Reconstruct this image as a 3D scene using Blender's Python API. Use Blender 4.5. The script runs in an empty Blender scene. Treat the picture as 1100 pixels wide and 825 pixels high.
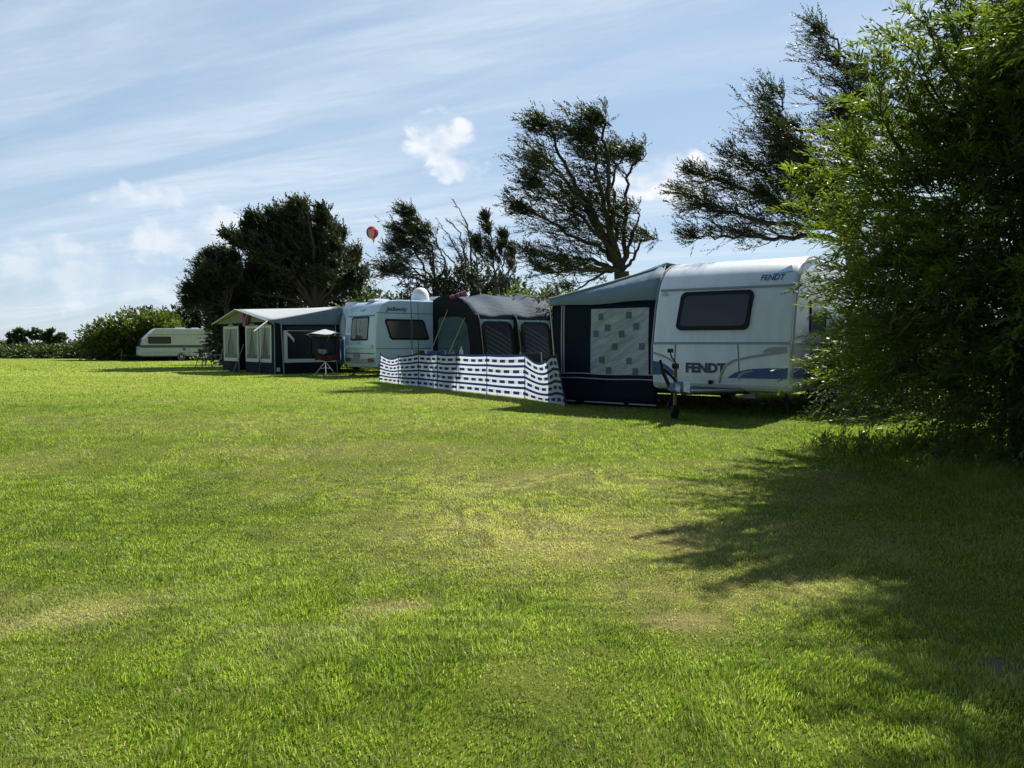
import bpy, math, random
import numpy as np
from mathutils import Vector, Matrix, Euler

random.seed(7)
rng = np.random.default_rng(11)
R = math.radians
scene = bpy.context.scene
col = scene.collection

# ------------------------------------------------------------------ camera
EYE = 1.35
cam_d = bpy.data.cameras.new('camera')
cam_d.sensor_width = 36.0
cam_d.lens = 26.8
cam_d.clip_start = 0.05
cam_d.clip_end = 8000
cam = bpy.data.objects.new('camera', cam_d)
col.objects.link(cam)
cam.location = (0, 0, EYE)
cam.rotation_euler = (R(90 - 3.1), 0, 0)
scene.camera = cam

# ------------------------------------------------------------------ sky and sun
SUN_AZ = math.atan2(0.626, 0.78)      # from +Y towards +X
SUN_EL = R(47.5)
SKY_STRENGTH = 0.0505
world = bpy.data.worlds.new('World')
scene.world = world
world.use_nodes = True
wn, wl = world.node_tree.nodes, world.node_tree.links
wn.clear()


def nd(tree, typ, **kw):
    n = tree.nodes.new(typ)
    for k, v in kw.items():
        setattr(n, k, v)
    return n


def mth(tree, op, a, b=None, c=None, clamp=False):
    n = tree.nodes.new('ShaderNodeMath')
    n.operation = op
    n.use_clamp = clamp
    for i, v in enumerate((a, b, c)):
        if v is None:
            continue
        if isinstance(v, (int, float)):
            n.inputs[i].default_value = v
        else:
            tree.links.new(v, n.inputs[i])
    return n.outputs[0]


def build_sky():
    t = world.node_tree
    out = nd(t, 'ShaderNodeOutputWorld')
    bg = nd(t, 'ShaderNodeBackground')
    bg.inputs['Strength'].default_value = SKY_STRENGTH
    sky = nd(t, 'ShaderNodeTexSky', sky_type='NISHITA', sun_disc=False)
    sky.sun_elevation = SUN_EL
    sky.sun_rotation = SUN_AZ
    sky.air_density = 1.0
    sky.dust_density = 0.25
    sky.ozone_density = 2.5
    tc = nd(t, 'ShaderNodeTexCoord')
    sep = nd(t, 'ShaderNodeSeparateXYZ')
    t.links.new(tc.outputs['Generated'], sep.inputs[0])
    X, Y, Z = sep.outputs
    zz = mth(t, 'ADD', mth(t, 'MAXIMUM', Z, 0.0), 0.12)
    cx = mth(t, 'DIVIDE', X, zz)
    cy = mth(t, 'DIVIDE', Y, zz)
    comb = nd(t, 'ShaderNodeCombineXYZ')
    t.links.new(cx, comb.inputs[0]); t.links.new(cy, comb.inputs[1])

    def noise(vec, rot, scl, s, detail, rough, dist, loc=(0, 0, 0)):
        m0 = nd(t, 'ShaderNodeMapping')
        m0.inputs['Rotation'].default_value = (0, 0, rot)
        t.links.new(vec, m0.inputs['Vector'])
        m = nd(t, 'ShaderNodeMapping')
        m.inputs['Scale'].default_value = scl
        m.inputs['Location'].default_value = loc
        t.links.new(m0.outputs[0], m.inputs['Vector'])
        n = nd(t, 'ShaderNodeTexNoise')
        n.inputs['Scale'].default_value = s
        n.inputs['Detail'].default_value = detail
        n.inputs['Roughness'].default_value = rough
        n.inputs['Distortion'].default_value = dist
        t.links.new(m.outputs[0], n.inputs['Vector'])
        return n.outputs['Fac']

    def ramp(v, a, b):
        m = nd(t, 'ShaderNodeMapRange')
        m.interpolation_type = 'SMOOTHSTEP'
        m.inputs['From Min'].default_value = a
        m.inputs['From Max'].default_value = b
        t.links.new(v, m.inputs['Value'])
        return m.outputs['Result']

    # high cirrus: long streaks on a flat layer overhead
    n1 = noise(comb.outputs[0], R(24), (0.22, 1.5, 1), 1.5, 8, 0.60, 0.5)
    n2 = noise(comb.outputs[0], R(30), (0.5, 1.0, 1), 0.7, 4, 0.55, 0.3, (3.1, 1.2, 0))
    n3 = noise(comb.outputs[0], R(10), (0.6, 3.0, 1), 2.6, 9, 0.68, 0.9, (1, 5, 0))
    c1 = ramp(n1, 0.36, 0.66)
    c2 = ramp(n2, 0.30, 0.66)
    c3 = ramp(n3, 0.30, 0.72)
    cir = mth(t, 'MULTIPLY', c1, mth(t, 'ADD', mth(t, 'MULTIPLY', c2, 0.6), 0.4))
    cir = mth(t, 'MULTIPLY', cir, mth(t, 'ADD', mth(t, 'MULTIPLY', c3, 0.55), 0.45))
    cir = mth(t, 'ADD', mth(t, 'MULTIPLY', cir, 0.85), mth(t, 'MULTIPLY', c2, 0.15))
    # azimuth / elevation for the small cumulus puffs
    az = mth(t, 'ARCTAN2', X, Y)
    el = mth(t, 'ARCSINE', Z)
    ae = nd(t, 'ShaderNodeCombineXYZ')
    t.links.new(az, ae.inputs[0]); t.links.new(el, ae.inputs[1])
    pn = noise(ae.outputs[0], 0, (1, 1.25, 1), 24, 7, 0.52, 0.2)
    pn2 = noise(ae.outputs[0], 0, (1, 1.6, 1), 9, 3, 0.5, 0.2, (2, 0, 0))
    puffs = [(-0.093, 0.254, 0.043, 0.029, 0.9), (-0.070, 0.222, 0.030, 0.018, 0.8), (0.205, 0.205, 0.070, 0.026, 1.0),
             (-0.440, 0.170, 0.055, 0.014, 0.6), (-0.385, 0.130, 0.060, 0.030, 0.6), (-0.50, 0.075, 0.10, 0.035, 0.42),
             (-0.66, 0.10, 0.11, 0.02, 0.3), (-0.30, 0.10, 0.07, 0.03, 0.5)]
    total = None
    for a0, e0, ra, re, k in puffs:
        da = mth(t, 'DIVIDE', mth(t, 'SUBTRACT', az, a0), ra)
        de = mth(t, 'DIVIDE', mth(t, 'SUBTRACT', el, e0), re)
        r2 = mth(t, 'ADD', mth(t, 'MULTIPLY', da, da), mth(t, 'MULTIPLY', de, de))
        m = mth(t, 'SUBTRACT', 1.0, mth(t, 'MULTIPLY', r2, 0.62))
        v = mth(t, 'ADD', m, mth(t, 'MULTIPLY', mth(t, 'SUBTRACT', pn, 0.50), 3.6))
        v = mth(t, 'MULTIPLY', ramp(v, 0.05, 0.85), k)
        total = v if total is None else mth(t, 'MAXIMUM', total, v)
    # low bank of soft cloud near the horizon
    low = mth(t, 'MULTIPLY', ramp(pn2, 0.36, 0.66), ramp(mth(t, 'MULTIPLY', el, -1.0), -0.26, -0.02))
    low = mth(t, 'MULTIPLY', low, 0.42)
    # cloud and veil fade out in the unseen sky behind, to darken shaded faces
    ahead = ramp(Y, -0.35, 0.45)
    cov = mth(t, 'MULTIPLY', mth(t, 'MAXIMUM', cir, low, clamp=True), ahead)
    mix = nd(t, 'ShaderNodeMix', data_type='RGBA')
    t.links.new(cov, mix.inputs['Factor'])
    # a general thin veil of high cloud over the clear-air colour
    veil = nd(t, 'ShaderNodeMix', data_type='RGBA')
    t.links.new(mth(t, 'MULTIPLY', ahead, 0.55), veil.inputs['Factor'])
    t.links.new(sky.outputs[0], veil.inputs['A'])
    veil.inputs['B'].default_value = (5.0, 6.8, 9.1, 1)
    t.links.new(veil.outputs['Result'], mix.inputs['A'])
    mix.inputs['B'].default_value = (7.6, 8.6, 9.6, 1)
    cum = nd(t, 'ShaderNodeMix', data_type='RGBA')
    t.links.new(total, cum.inputs['Factor'])
    t.links.new(mix.outputs['Result'], cum.inputs['A'])
    shade = nd(t, 'ShaderNodeMix', data_type='RGBA')
    t.links.new(ramp(pn, 0.42, 0.66), shade.inputs['Factor'])
    shade.inputs['A'].default_value = (6.9, 7.9, 9.3, 1)
    shade.inputs['B'].default_value = (9.6, 9.9, 10.2, 1)
    t.links.new(shade.outputs['Result'], cum.inputs['B'])
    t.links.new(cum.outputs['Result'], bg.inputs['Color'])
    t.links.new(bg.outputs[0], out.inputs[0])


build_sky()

sun_d = bpy.data.lights.new('sun', 'SUN')
sun_d.energy = 5.0
sun_d.angle = R(0.5)
sun_d.color = (1.0, 0.95, 0.86)
sun = bpy.data.objects.new('sun', sun_d)
col.objects.link(sun)
sd = Vector((math.sin(SUN_AZ) * math.cos(SUN_EL), math.cos(SUN_AZ) * math.cos(SUN_EL), math.sin(SUN_EL)))
sun.rotation_euler = sd.to_track_quat('Z', 'Y').to_euler()
sun.location = (20, 25, 40)

vs = scene.view_settings
vs.view_transform = 'Standard'
vs.look = 'None'
vs.exposure = 1.0
vs.gamma = 1.0
vs.use_curve_mapping = False
scene.render.engine = 'CYCLES'
scene.cycles.max_bounces = 6
scene.cycles.diffuse_bounces = 3
scene.cycles.glossy_bounces = 2
scene.cycles.transmission_bounces = 4
scene.cycles.transparent_max_bounces = 8
scene.cycles.use_denoising = True
scene.cycles.denoising_prefilter = 'ACCURATE'

# ------------------------------------------------------------------ helpers


def tag(o, label=None, cat=None, group=None, kind=None):
    if label: o['label'] = label
    if cat: o['category'] = cat
    if group: o['group'] = group
    if kind: o['kind'] = kind
    return o


def empty(name, loc, rz=0, label=None, cat=None, group=None):
    o = bpy.data.objects.new(name, None)
    col.objects.link(o)
    o.location = loc
    o.rotation_euler = (0, 0, rz)
    o.empty_display_size = 0.2
    return tag(o, label, cat, group)


def copy_tree(o, parent=None):
    c = o.copy()
    col.objects.link(c)
    c.parent = parent
    for ch in list(o.children):
        copy_tree(ch, c)
    return c


def sstep(v, a, b):
    t = np.clip((np.asarray(v, float) - a) / (b - a), 0, 1)
    return t * t * (3 - 2 * t)


def vnoise(x, y, s, seed=0):
    """value noise in 0..1"""
    x = np.asarray(x, float) / s + 1000.0
    y = np.asarray(y, float) / s + 1000.0
    xi, yi = np.floor(x).astype(np.int64), np.floor(y).astype(np.int64)
    fx, fy = x - xi, y - yi
    fx, fy = fx * fx * (3 - 2 * fx), fy * fy * (3 - 2 * fy)

    def h(a, b):
        n = (a * 374761393 + b * 668265263 + seed * 362437) & 0xffffffff
        n = ((n ^ (n >> 13)) * 1274126177) & 0xffffffff
        return ((n ^ (n >> 16)) & 0xffff) / 65535.0
    return (h(xi, yi) * (1 - fx) + h(xi + 1, yi) * fx) * (1 - fy) + (h(xi, yi + 1) * (1 - fx) + h(xi + 1, yi + 1) * fx) * fy


def H(x, y):
    """height of the meadow"""
    x = np.asarray(x, float); y = np.asarray(y, float)
    z = 0.2 * sstep(y, 5, 12) * (1 - sstep(y, 30, 50))
    near = 1 - sstep(np.hypot(x, y), 9, 13)
    z = z + near * (0.05 * (vnoise(x, y, 1.1, 3) - 0.5) + 0.028 * (vnoise(x, y, 0.42, 5) - 0.5))
    z = z + 0.03 * (vnoise(x, y, 6, 8) - 0.5) * sstep(y, 14, 40)
    return z


def hz(x, y):
    return float(H(x, y))


class MB:
    def __init__(self):
        self.v, self.f, self.uv, self.mi, self.parts = [], [], {}, [], []

    def add(self, vs_, fs, mi=0):
        o = len(self.v)
        self.parts.append(([tuple(p) for p in vs_], [tuple(f) for f in fs]))
        self.v += [tuple(p) for p in vs_]
        self.f += [tuple(i + o for i in f) for f in fs]
        self.mi += [mi] * len(fs)
        return o

    def box(self, c, s, rot=None, mi=0, taper=1.0):
        pts = []
        for k in (-1, 1):
            q = taper if k == 1 else 1.0
            for (a, b) in ((-1, -1), (1, -1), (1, 1), (-1, 1)):
                pts.append(Vector((a * s[0] / 2 * q, b * s[1] / 2 * q, k * s[2] / 2)))
        if rot:
            m = Euler(rot).to_matrix()
            pts = [m @ p for p in pts]
        pts = [p + Vector(c) for p in pts]
        self.add(pts, [(0, 3, 2, 1), (4, 5, 6, 7), (0, 1, 5, 4), (1, 2, 6, 5), (2, 3, 7, 6), (3, 0, 4, 7)], mi)

    def tube(self, pts, r, seg=6, mi=0, cap=True):
        pts = [Vector(p) for p in pts]
        n = len(pts)
        rr = r if isinstance(r, (list, tuple)) else [r] * n
        vs_, fs = [], []
        up = Vector((0, 0, 1))
        prev = None
        for i, p in enumerate(pts):
            d = (pts[min(i + 1, n - 1)] - pts[max(i - 1, 0)])
            if d.length < 1e-9:
                d = Vector((0, 0, 1))
            d.normalize()
            if prev is None:
                a = d.cross(up)
                if a.length < 0.1:
                    a = d.cross(Vector((1, 0, 0)))
            else:
                a = prev - d * prev.dot(d)
                if a.length < 1e-6:
                    a = d.cross(up)
            a.normalize()
            prev = a
            b = d.cross(a)
            for k in range(seg):
                th = 2 * math.pi * k / seg
                vs_.append(p + (a * math.cos(th) + b * math.sin(th)) * rr[i])
        for i in range(n - 1):
            for k in range(seg):
                k2 = (k + 1) % seg
                fs.append((i * seg + k, i * seg + k2, (i + 1) * seg + k2, (i + 1) * seg + k))
        if cap:
            fs.append(tuple(range(seg))[::-1])
            fs.append(tuple((n - 1) * seg + k for k in range(seg)))
        self.add(vs_, fs, mi)

    def lathe(self, prof, c=(0, 0, 0), seg=20, axis='z', mi=0):
        vs_, fs = [], []
        for (r_, h) in prof:
            for k in range(seg):
                th = 2 * math.pi * k / seg
                if axis == 'z':
                    vs_.append((c[0] + r_ * math.cos(th), c[1] + r_ * math.sin(th), c[2] + h))
                elif axis == 'y':
                    vs_.append((c[0] + r_ * math.cos(th), c[1] + h, c[2] + r_ * math.sin(th)))
                else:
                    vs_.append((c[0] + h, c[1] + r_ * math.cos(th), c[2] + r_ * math.sin(th)))
        m = len(prof)
        for i in range(m - 1):
            for k in range(seg):
                k2 = (k + 1) % seg
                fs.append((i * seg + k, i * seg + k2, (i + 1) * seg + k2, (i + 1) * seg + k))
        fs.append(tuple(range(seg))[::-1])
        fs.append(tuple((m - 1) * seg + k for k in range(seg)))
        self.add(vs_, fs, mi)

    def strip(self, A, B, fn, off=0.012, closed=False, mi=0):
        """solid band between two outlines A and B (2-D points) laid on a surface fn(a, b, offset)"""
        n = len(A)
        vs_ = [fn(*p, off) for p in A] + [fn(*p, off) for p in B] + [fn(*p, -0.01) for p in A] + [fn(*p, -0.01) for p in B]
        fs = []
        m = n if closed else n - 1
        for i in range(m):
            j = (i + 1) % n
            fs.append((i, j, n + j, n + i))
            fs.append((i, 2 * n + i, 2 * n + j, j))
            fs.append((n + i, n + j, 3 * n + j, 3 * n + i))
        if not closed:
            fs.append((0, n, 3 * n, 2 * n)); fs.append((n - 1, 2 * n - 1, 4 * n - 1, 3 * n - 1))
        self.add(vs_, fs, mi)

    def sheet(self, grid, mi=0):
        """grid of points [rows][cols]"""
        nr, nc = len(grid), len(grid[0])
        self.add([p for row in grid for p in row],
                 [(i * nc + j, i * nc + j + 1, (i + 1) * nc + j + 1, (i + 1) * nc + j) for i in range(nr - 1) for j in range(nc - 1)], mi)

    def each(self, name, mat, parent=None, **kw):
        """one object for every shape added"""
        out = []
        for v, f in self.parts:
            m = MB(); m.add(v, f)
            out.append(m.build(name, mat, parent, **kw))
        return out

    def build(self, name, mat, parent=None, smooth=False, solid=0, angle=35, uv=None):
        me = bpy.data.meshes.new(name)
        me.from_pydata(self.v, [], self.f)
        mats = mat if isinstance(mat, (list, tuple)) else [mat]
        for m in mats:
            me.materials.append(m)
        if len(mats) > 1:
            me.polygons.foreach_set('material_index', self.mi)
        if uv is not None:
            ul = me.uv_layers.new(name='UVMap')
            for lp in me.loops:
                ul.data[lp.index].uv = uv[lp.vertex_index]
        me.update()
        if smooth:
            me.polygons.foreach_set('use_smooth', [True] * len(me.polygons))
            try:
                me.set_sharp_from_angle(angle=R(angle))
            except Exception:
                pass
        o = bpy.data.objects.new(name, me)
        col.objects.link(o)
        if parent: o.parent = parent
        if solid:
            s = o.modifiers.new('thickness', 'SOLIDIFY')
            s.thickness = solid
            s.offset = 0
        return o


def rrect(a0, a1, b0, b1, r, n=5, skew=0.0):
    """rounded rectangle outline, skew shifts a with b"""
    pts = []
    for (cx, cy, s) in ((a1 - r, b1 - r, 0), (a0 + r, b1 - r, 90), (a0 + r, b0 + r, 180), (a1 - r, b0 + r, 270)):
        for k in range(n + 1):
            th = R(s + 90 * k / n)
            x, y = cx + r * math.cos(th), cy + r * math.sin(th)
            pts.append((x + skew * (y - (b0 + b1) / 2), y))
    return pts


def inset(pts, d):
    cx = sum(p[0] for p in pts) / len(pts); cy = sum(p[1] for p in pts) / len(pts)
    w = max(abs(p[0] - cx) for p in pts); h = max(abs(p[1] - cy) for p in pts)
    return [(cx + (p[0] - cx) * (1 - d / w), cy + (p[1] - cy) * (1 - d / h)) for p in pts]


def disc(mb, pts, fn, off, rings=1, mi=0):
    """filled outline laid on a surface fn (rows of the outline pairwise, so it follows curvature)"""
    cx = sum(p[0] for p in pts) / len(pts); cy = sum(p[1] for p in pts) / len(pts)
    n = len(pts)
    vs_, fs = [], []
    R_ = 4
    for k in range(R_):
        q = 1 - k / R_
        vs_ += [fn(cx + (p[0] - cx) * q, cy + (p[1] - cy) * q, off) for p in pts]
    vs_.append(fn(cx, cy, off))
    for k in range(R_ - 1):
        for i in range(n):
            j = (i + 1) % n
            fs.append((k * n + i, k * n + j, (k + 1) * n + j, (k + 1) * n + i))
    for i in range(n):
        fs.append(((R_ - 1) * n + i, (R_ - 1) * n + (i + 1) % n, R_ * n))
    mb.add(vs_, fs, mi)


def text_on(mb, s, fn, a, b, size, flip=False, bold=0.0, shear=0.0, off=0.012, width=1.0, mi=0):
    cu = bpy.data.curves.new('lettering', 'FONT')
    cu.body = s
    cu.size = size
    cu.offset = bold
    cu.shear = shear
    cu.align_x = 'CENTER'
    cu.align_y = 'CENTER'
    cu.resolution_u = 3
    t = bpy.data.objects.new('lettering_tmp', cu)
    col.objects.link(t)
    bpy.context.view_layer.update()
    dg = bpy.context.evaluated_depsgraph_get()
    me = t.evaluated_get(dg).to_mesh()
    sg = -1 if flip else 1
    mb.add([fn(a + sg * v.co.x * width, b + v.co.y, off) for v in me.vertices], [tuple(p.vertices) for p in me.polygons], mi)
    t.evaluated_get(dg).to_mesh_clear()
    bpy.data.objects.remove(t)
    bpy.data.curves.remove(cu)


# ------------------------------------------------------------------ materials
def mat(name, c, rough=0.6, metal=0.0, var=0.12, scale=3.0, bump=0.0, bscale=40.0, transl=0.0, spec=0.5, dirt=0.0, dirtc=(0.10, 0.10, 0.07), stretch=(1, 1, 1), coat=0.0, mrot=None):
    m = bpy.data.materials.new(name)
    m.use_nodes = True
    t = m.node_tree
    bs = t.nodes['Principled BSDF']
    out = t.nodes['Material Output']
    bs.inputs['Roughness'].default_value = rough
    bs.inputs['Metallic'].default_value = metal
    bs.inputs['Specular IOR Level'].default_value = spec
    bs.inputs['Coat Weight'].default_value = coat
    tc = nd(t, 'ShaderNodeTexCoord')
    mp = nd(t, 'ShaderNodeMapping')
    mp.inputs['Scale'].default_value = stretch
    if mrot:
        mq = nd(t, 'ShaderNodeMapping')
        mq.inputs['Rotation'].default_value = mrot
        t.links.new(tc.outputs['Object'], mq.inputs['Vector'])
        t.links.new(mq.outputs[0], mp.inputs['Vector'])
    else:
        t.links.new(tc.outputs['Object'], mp.inputs['Vector'])
    n = nd(t, 'ShaderNodeTexNoise')
    n.inputs['Scale'].default_value = scale
    n.inputs['Detail'].default_value = 6
    t.links.new(mp.outputs[0], n.inputs['Vector'])
    mx = nd(t, 'ShaderNodeMix', data_type='RGBA')
    mx.inputs['A'].default_value = tuple(x * (1 - var) for x in c) + (1,)
    mx.inputs['B'].default_value = tuple(min(1, x * (1 + var)) for x in c) + (1,)
    t.links.new(n.outputs['Fac'], mx.inputs['Factor'])
    colr = mx.outputs['Result']
    if dirt:
        n2 = nd(t, 'ShaderNodeTexNoise')
        n2.inputs['Scale'].default_value = 1.6
        n2.inputs['Detail'].default_value = 8
        n2.inputs['Roughness'].default_value = 0.7
        mp2 = nd(t, 'ShaderNodeMapping')
        mp2.inputs['Scale'].default_value = (3.0, 3.0, 0.5)
        t.links.new(tc.outputs['Object'], mp2.inputs['Vector'])
        t.links.new(mp2.outputs[0], n2.inputs['Vector'])
        mr = nd(t, 'ShaderNodeMapRange')
        mr.inputs['From Min'].default_value = 0.42
        mr.inputs['From Max'].default_value = 0.8
        mr.inputs['To Max'].default_value = dirt
        t.links.new(n2.outputs['Fac'], mr.inputs['Value'])
        m2 = nd(t, 'ShaderNodeMix', data_type='RGBA')
        t.links.new(mr.outputs['Result'], m2.inputs['Factor'])
        t.links.new(colr, m2.inputs['A'])
        m2.inputs['B'].default_value = tuple(dirtc) + (1,)
        colr = m2.outputs['Result']
    t.links.new(colr, bs.inputs['Base Color'])
    if bump:
        n3 = nd(t, 'ShaderNodeTexNoise')
        n3.inputs['Scale'].default_value = bscale
        n3.inputs['Detail'].default_value = 4
        t.links.new(mp.outputs[0], n3.inputs['Vector'])
        b = nd(t, 'ShaderNodeBump')
        b.inputs['Strength'].default_value = bump
        b.inputs['Distance'].default_value = 0.03
        t.links.new(n3.outputs['Fac'], b.inputs['Height'])
        t.links.new(b.outputs[0], bs.inputs['Normal'])
    if transl:
        tr = nd(t, 'ShaderNodeBsdfTranslucent')
        t.links.new(colr, tr.inputs['Color'])
        ms = nd(t, 'ShaderNodeMixShader')
        ms.inputs[0].default_value = transl
        t.links.new(bs.outputs[0], ms.inputs[1])
        t.links.new(tr.outputs[0], ms.inputs[2])
        t.links.new(ms.outputs[0], out.inputs['Surface'])
    return m


def leaf_mat(name, dark, light, rough=0.45, transl=0.35, spec=0.5, tl=(1.3, 1.5, 0.5)):
    m = bpy.data.materials.new(name)
    m.use_nodes = True
    t = m.node_tree
    bs = t.nodes['Principled BSDF']
    out = t.nodes['Material Output']
    at_ = nd(t, 'ShaderNodeAttribute', attribute_name='tint')
    mx = nd(t, 'ShaderNodeMix', data_type='RGBA')
    mx.inputs['A'].default_value = tuple(dark) + (1,)
    mx.inputs['B'].default_value = tuple(light) + (1,)
    t.links.new(at_.outputs['Fac'], mx.inputs['Factor'])
    t.links.new(mx.outputs['Result'], bs.inputs['Base Color'])
    bs.inputs['Roughness'].default_value = rough
    bs.inputs['Specular IOR Level'].default_value = spec
    tr = nd(t, 'ShaderNodeBsdfTranslucent')
    m2 = nd(t, 'ShaderNodeMix', data_type='RGBA', blend_type='MULTIPLY')
    m2.inputs['Factor'].default_value = 1
    t.links.new(mx.outputs['Result'], m2.inputs['A'])
    m2.inputs['B'].default_value = tuple(tl) + (1,)
    t.links.new(m2.outputs['Result'], tr.inputs['Color'])
    ms = nd(t, 'ShaderNodeMixShader')
    ms.inputs[0].default_value = transl
    t.links.new(bs.outputs[0], ms.inputs[1])
    t.links.new(tr.outputs[0], ms.inputs[2])
    t.links.new(ms.outputs[0], out.inputs['Surface'])
    return m


M = {}
M['white'] = mat('caravan_white', (0.62, 0.67, 0.71), 0.35, var=0.04, dirt=0.4, dirtc=(0.28, 0.32, 0.31), coat=0.2)
M['cream'] = mat('caravan_cream', (0.60, 0.62, 0.58), 0.4, var=0.05, dirt=0.3, dirtc=(0.3, 0.31, 0.26))
M['bluewhite'] = mat('caravan_pale_blue', (0.42, 0.56, 0.70), 0.35, var=0.04, dirt=0.3, dirtc=(0.24, 0.31, 0.35), coat=0.2)
M['oldwhite'] = mat('caravan_weathered', (0.38, 0.43, 0.48), 0.5, var=0.06, dirt=0.5, dirtc=(0.24, 0.27, 0.27))
M['grey_trim'] = mat('trim_grey', (0.22, 0.25, 0.26), 0.45, var=0.08)
M['seam'] = mat('seam_dark', (0.05, 0.07, 0.09), 0.6)
M['rubber'] = mat('black_rubber', (0.010, 0.011, 0.013), 0.6, var=0.2, spec=0.2)
M['pane'] = mat('window_acrylic', (0.050, 0.052, 0.060), 0.18, var=0.15, scale=1.5, spec=0.6)
M['blind'] = mat('window_with_blind', (0.050, 0.047, 0.052), 0.22, var=0.12, scale=2)
M['blue'] = mat('decal_blue', (0.012, 0.055, 0.21), 0.4, var=0.08)
M['lightblue'] = mat('decal_light_blue', (0.12, 0.27, 0.42), 0.4)
M['decal_dark'] = mat('decal_dark_blue', (0.012, 0.03, 0.075), 0.4)
M['decal_grey'] = mat('decal_grey', (0.25, 0.27, 0.26), 0.45)
M['steel'] = mat('galvanised_steel', (0.33, 0.35, 0.36), 0.45, metal=0.7, var=0.2, scale=20)
M['dark_metal'] = mat('dark_metal', (0.035, 0.035, 0.04), 0.5, metal=0.3)
M['brass'] = mat('yellow_metal', (0.13, 0.10, 0.035), 0.45, metal=0.4)
M['cover'] = mat('pale_blue_cover', (0.06, 0.11, 0.16), 0.6, bump=0.4, bscale=12)
M['navy'] = mat('awning_navy', (0.004, 0.009, 0.018), 0.8, var=0.25, scale=5, bump=0.5, bscale=6, spec=0.2)
M['roofgrey'] = mat('awning_slate_blue', (0.19, 0.27, 0.34), 0.7, var=0.12, scale=4, bump=0.6, bscale=5, transl=0.18, spec=0.3)
M['roofwhite'] = mat('awning_white_roof', (0.36, 0.39, 0.41), 0.65, var=0.06, scale=4, bump=0.3, bscale=5, transl=0.1, spec=0.3)
M['airroof'] = mat('awning_dark_blue_roof', (0.014, 0.036, 0.065), 0.75, var=0.35, scale=3, bump=0.9, bscale=4, stretch=(0.6, 1, 3), spec=0.15)
M['airblue'] = mat('awning_dusty_blue', (0.15, 0.26, 0.36), 0.7, var=0.1, bump=0.3, bscale=8)
M['airblack'] = mat('awning_charcoal', (0.008, 0.009, 0.012), 0.8, var=0.2, bump=0.3, bscale=8, spec=0.2)
M['piping'] = mat('pale_piping', (0.34, 0.31, 0.36), 0.6)
M['curtain'] = mat('pale_curtain_film', (0.30, 0.36, 0.40), 0.25, var=0.6, scale=2.0, bump=1.0, bscale=1.6, stretch=(1, 1.6, 7), spec=0.7, transl=0.15, mrot=(R(28), 0, 0))  # diagonal crease highlights are painted into the colour as pale streaks
M['square'] = mat('curtain_square_grey', (0.075, 0.10, 0.13), 0.4, transl=0.1)
M['sheer'] = mat('white_sheer_curtain', (0.34, 0.39, 0.40), 0.7, var=0.15, scale=6, bump=0.7, bscale=5, stretch=(4, 4, 0.5), transl=0.3)
M['frame_white'] = mat('white_vinyl', (0.50, 0.55, 0.56), 0.6, var=0.06)
M['dark_window'] = mat('dark_clear_window', (0.010, 0.013, 0.020), 0.3, var=0.4, scale=2, spec=0.3)
M['fold'] = mat('curtain_fold_blue', (0.05, 0.085, 0.13), 0.6)
M['dome'] = mat('white_plastic_dome', (0.66, 0.68, 0.70), 0.35, var=0.04)
M['bark'] = mat('tree_bark', (0.06, 0.05, 0.042), 0.9, var=0.35, scale=10, bump=0.8, bscale=25, spec=0.2)
M['bark_grey'] = mat('dead_grey_bark', (0.11, 0.095, 0.085), 0.9, var=0.3, scale=10, bump=0.6, bscale=25, spec=0.2)
M['stem'] = mat('willow_stem', (0.055, 0.045, 0.028), 0.8, var=0.3, scale=10)
M['red'] = mat('red_cloth', (0.085, 0.012, 0.016), 0.8, var=0.15, transl=0.15)
M['pink'] = mat('pink_cloth', (0.42, 0.08, 0.15), 0.7, transl=0.2)
M['navycloth'] = mat('navy_towel', (0.007, 0.014, 0.035), 0.85, var=0.2, bump=0.5, bscale=8)
M['bluecloth'] = mat('blue_garment', (0.03, 0.09, 0.17), 0.85, var=0.15, bump=0.5, bscale=8)
M['blackcloth'] = mat('black_cloth', (0.012, 0.012, 0.016), 0.85, var=0.2)
M['chairblue'] = mat('chair_blue_fabric', (0.03, 0.09, 0.28), 0.8, var=0.1)
M['greencanvas'] = mat('grey_green_canvas', (0.17, 0.20, 0.16), 0.75, transl=0.15)
M['alu'] = mat('aluminium_pole', (0.45, 0.46, 0.47), 0.35, metal=0.6)
M['rope'] = mat('pale_guy_rope', (0.42, 0.36, 0.20), 0.8)
M['whiteplastic'] = mat('white_plastic', (0.6, 0.62, 0.62), 0.5)
M['yellow'] = mat('kite_yellow', (0.75, 0.50, 0.08), 0.6, transl=0.6)
M['kitered'] = mat('kite_red', (0.60, 0.03, 0.035), 0.6, transl=0.6)
M['kiteblue'] = mat('kite_navy', (0.02, 0.03, 0.12), 0.6, transl=0.1)
M['kitewhite'] = mat('kite_lilac_white', (0.55, 0.50, 0.62), 0.6, transl=0.6)
M['kitemagenta'] = mat('kite_magenta', (0.38, 0.02, 0.16), 0.6, transl=0.6)
M['amber'] = mat('amber_lens', (0.12, 0.03, 0.02), 0.25)
M['plate'] = mat('number_plate', (0.22, 0.21, 0.24), 0.4)

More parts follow.
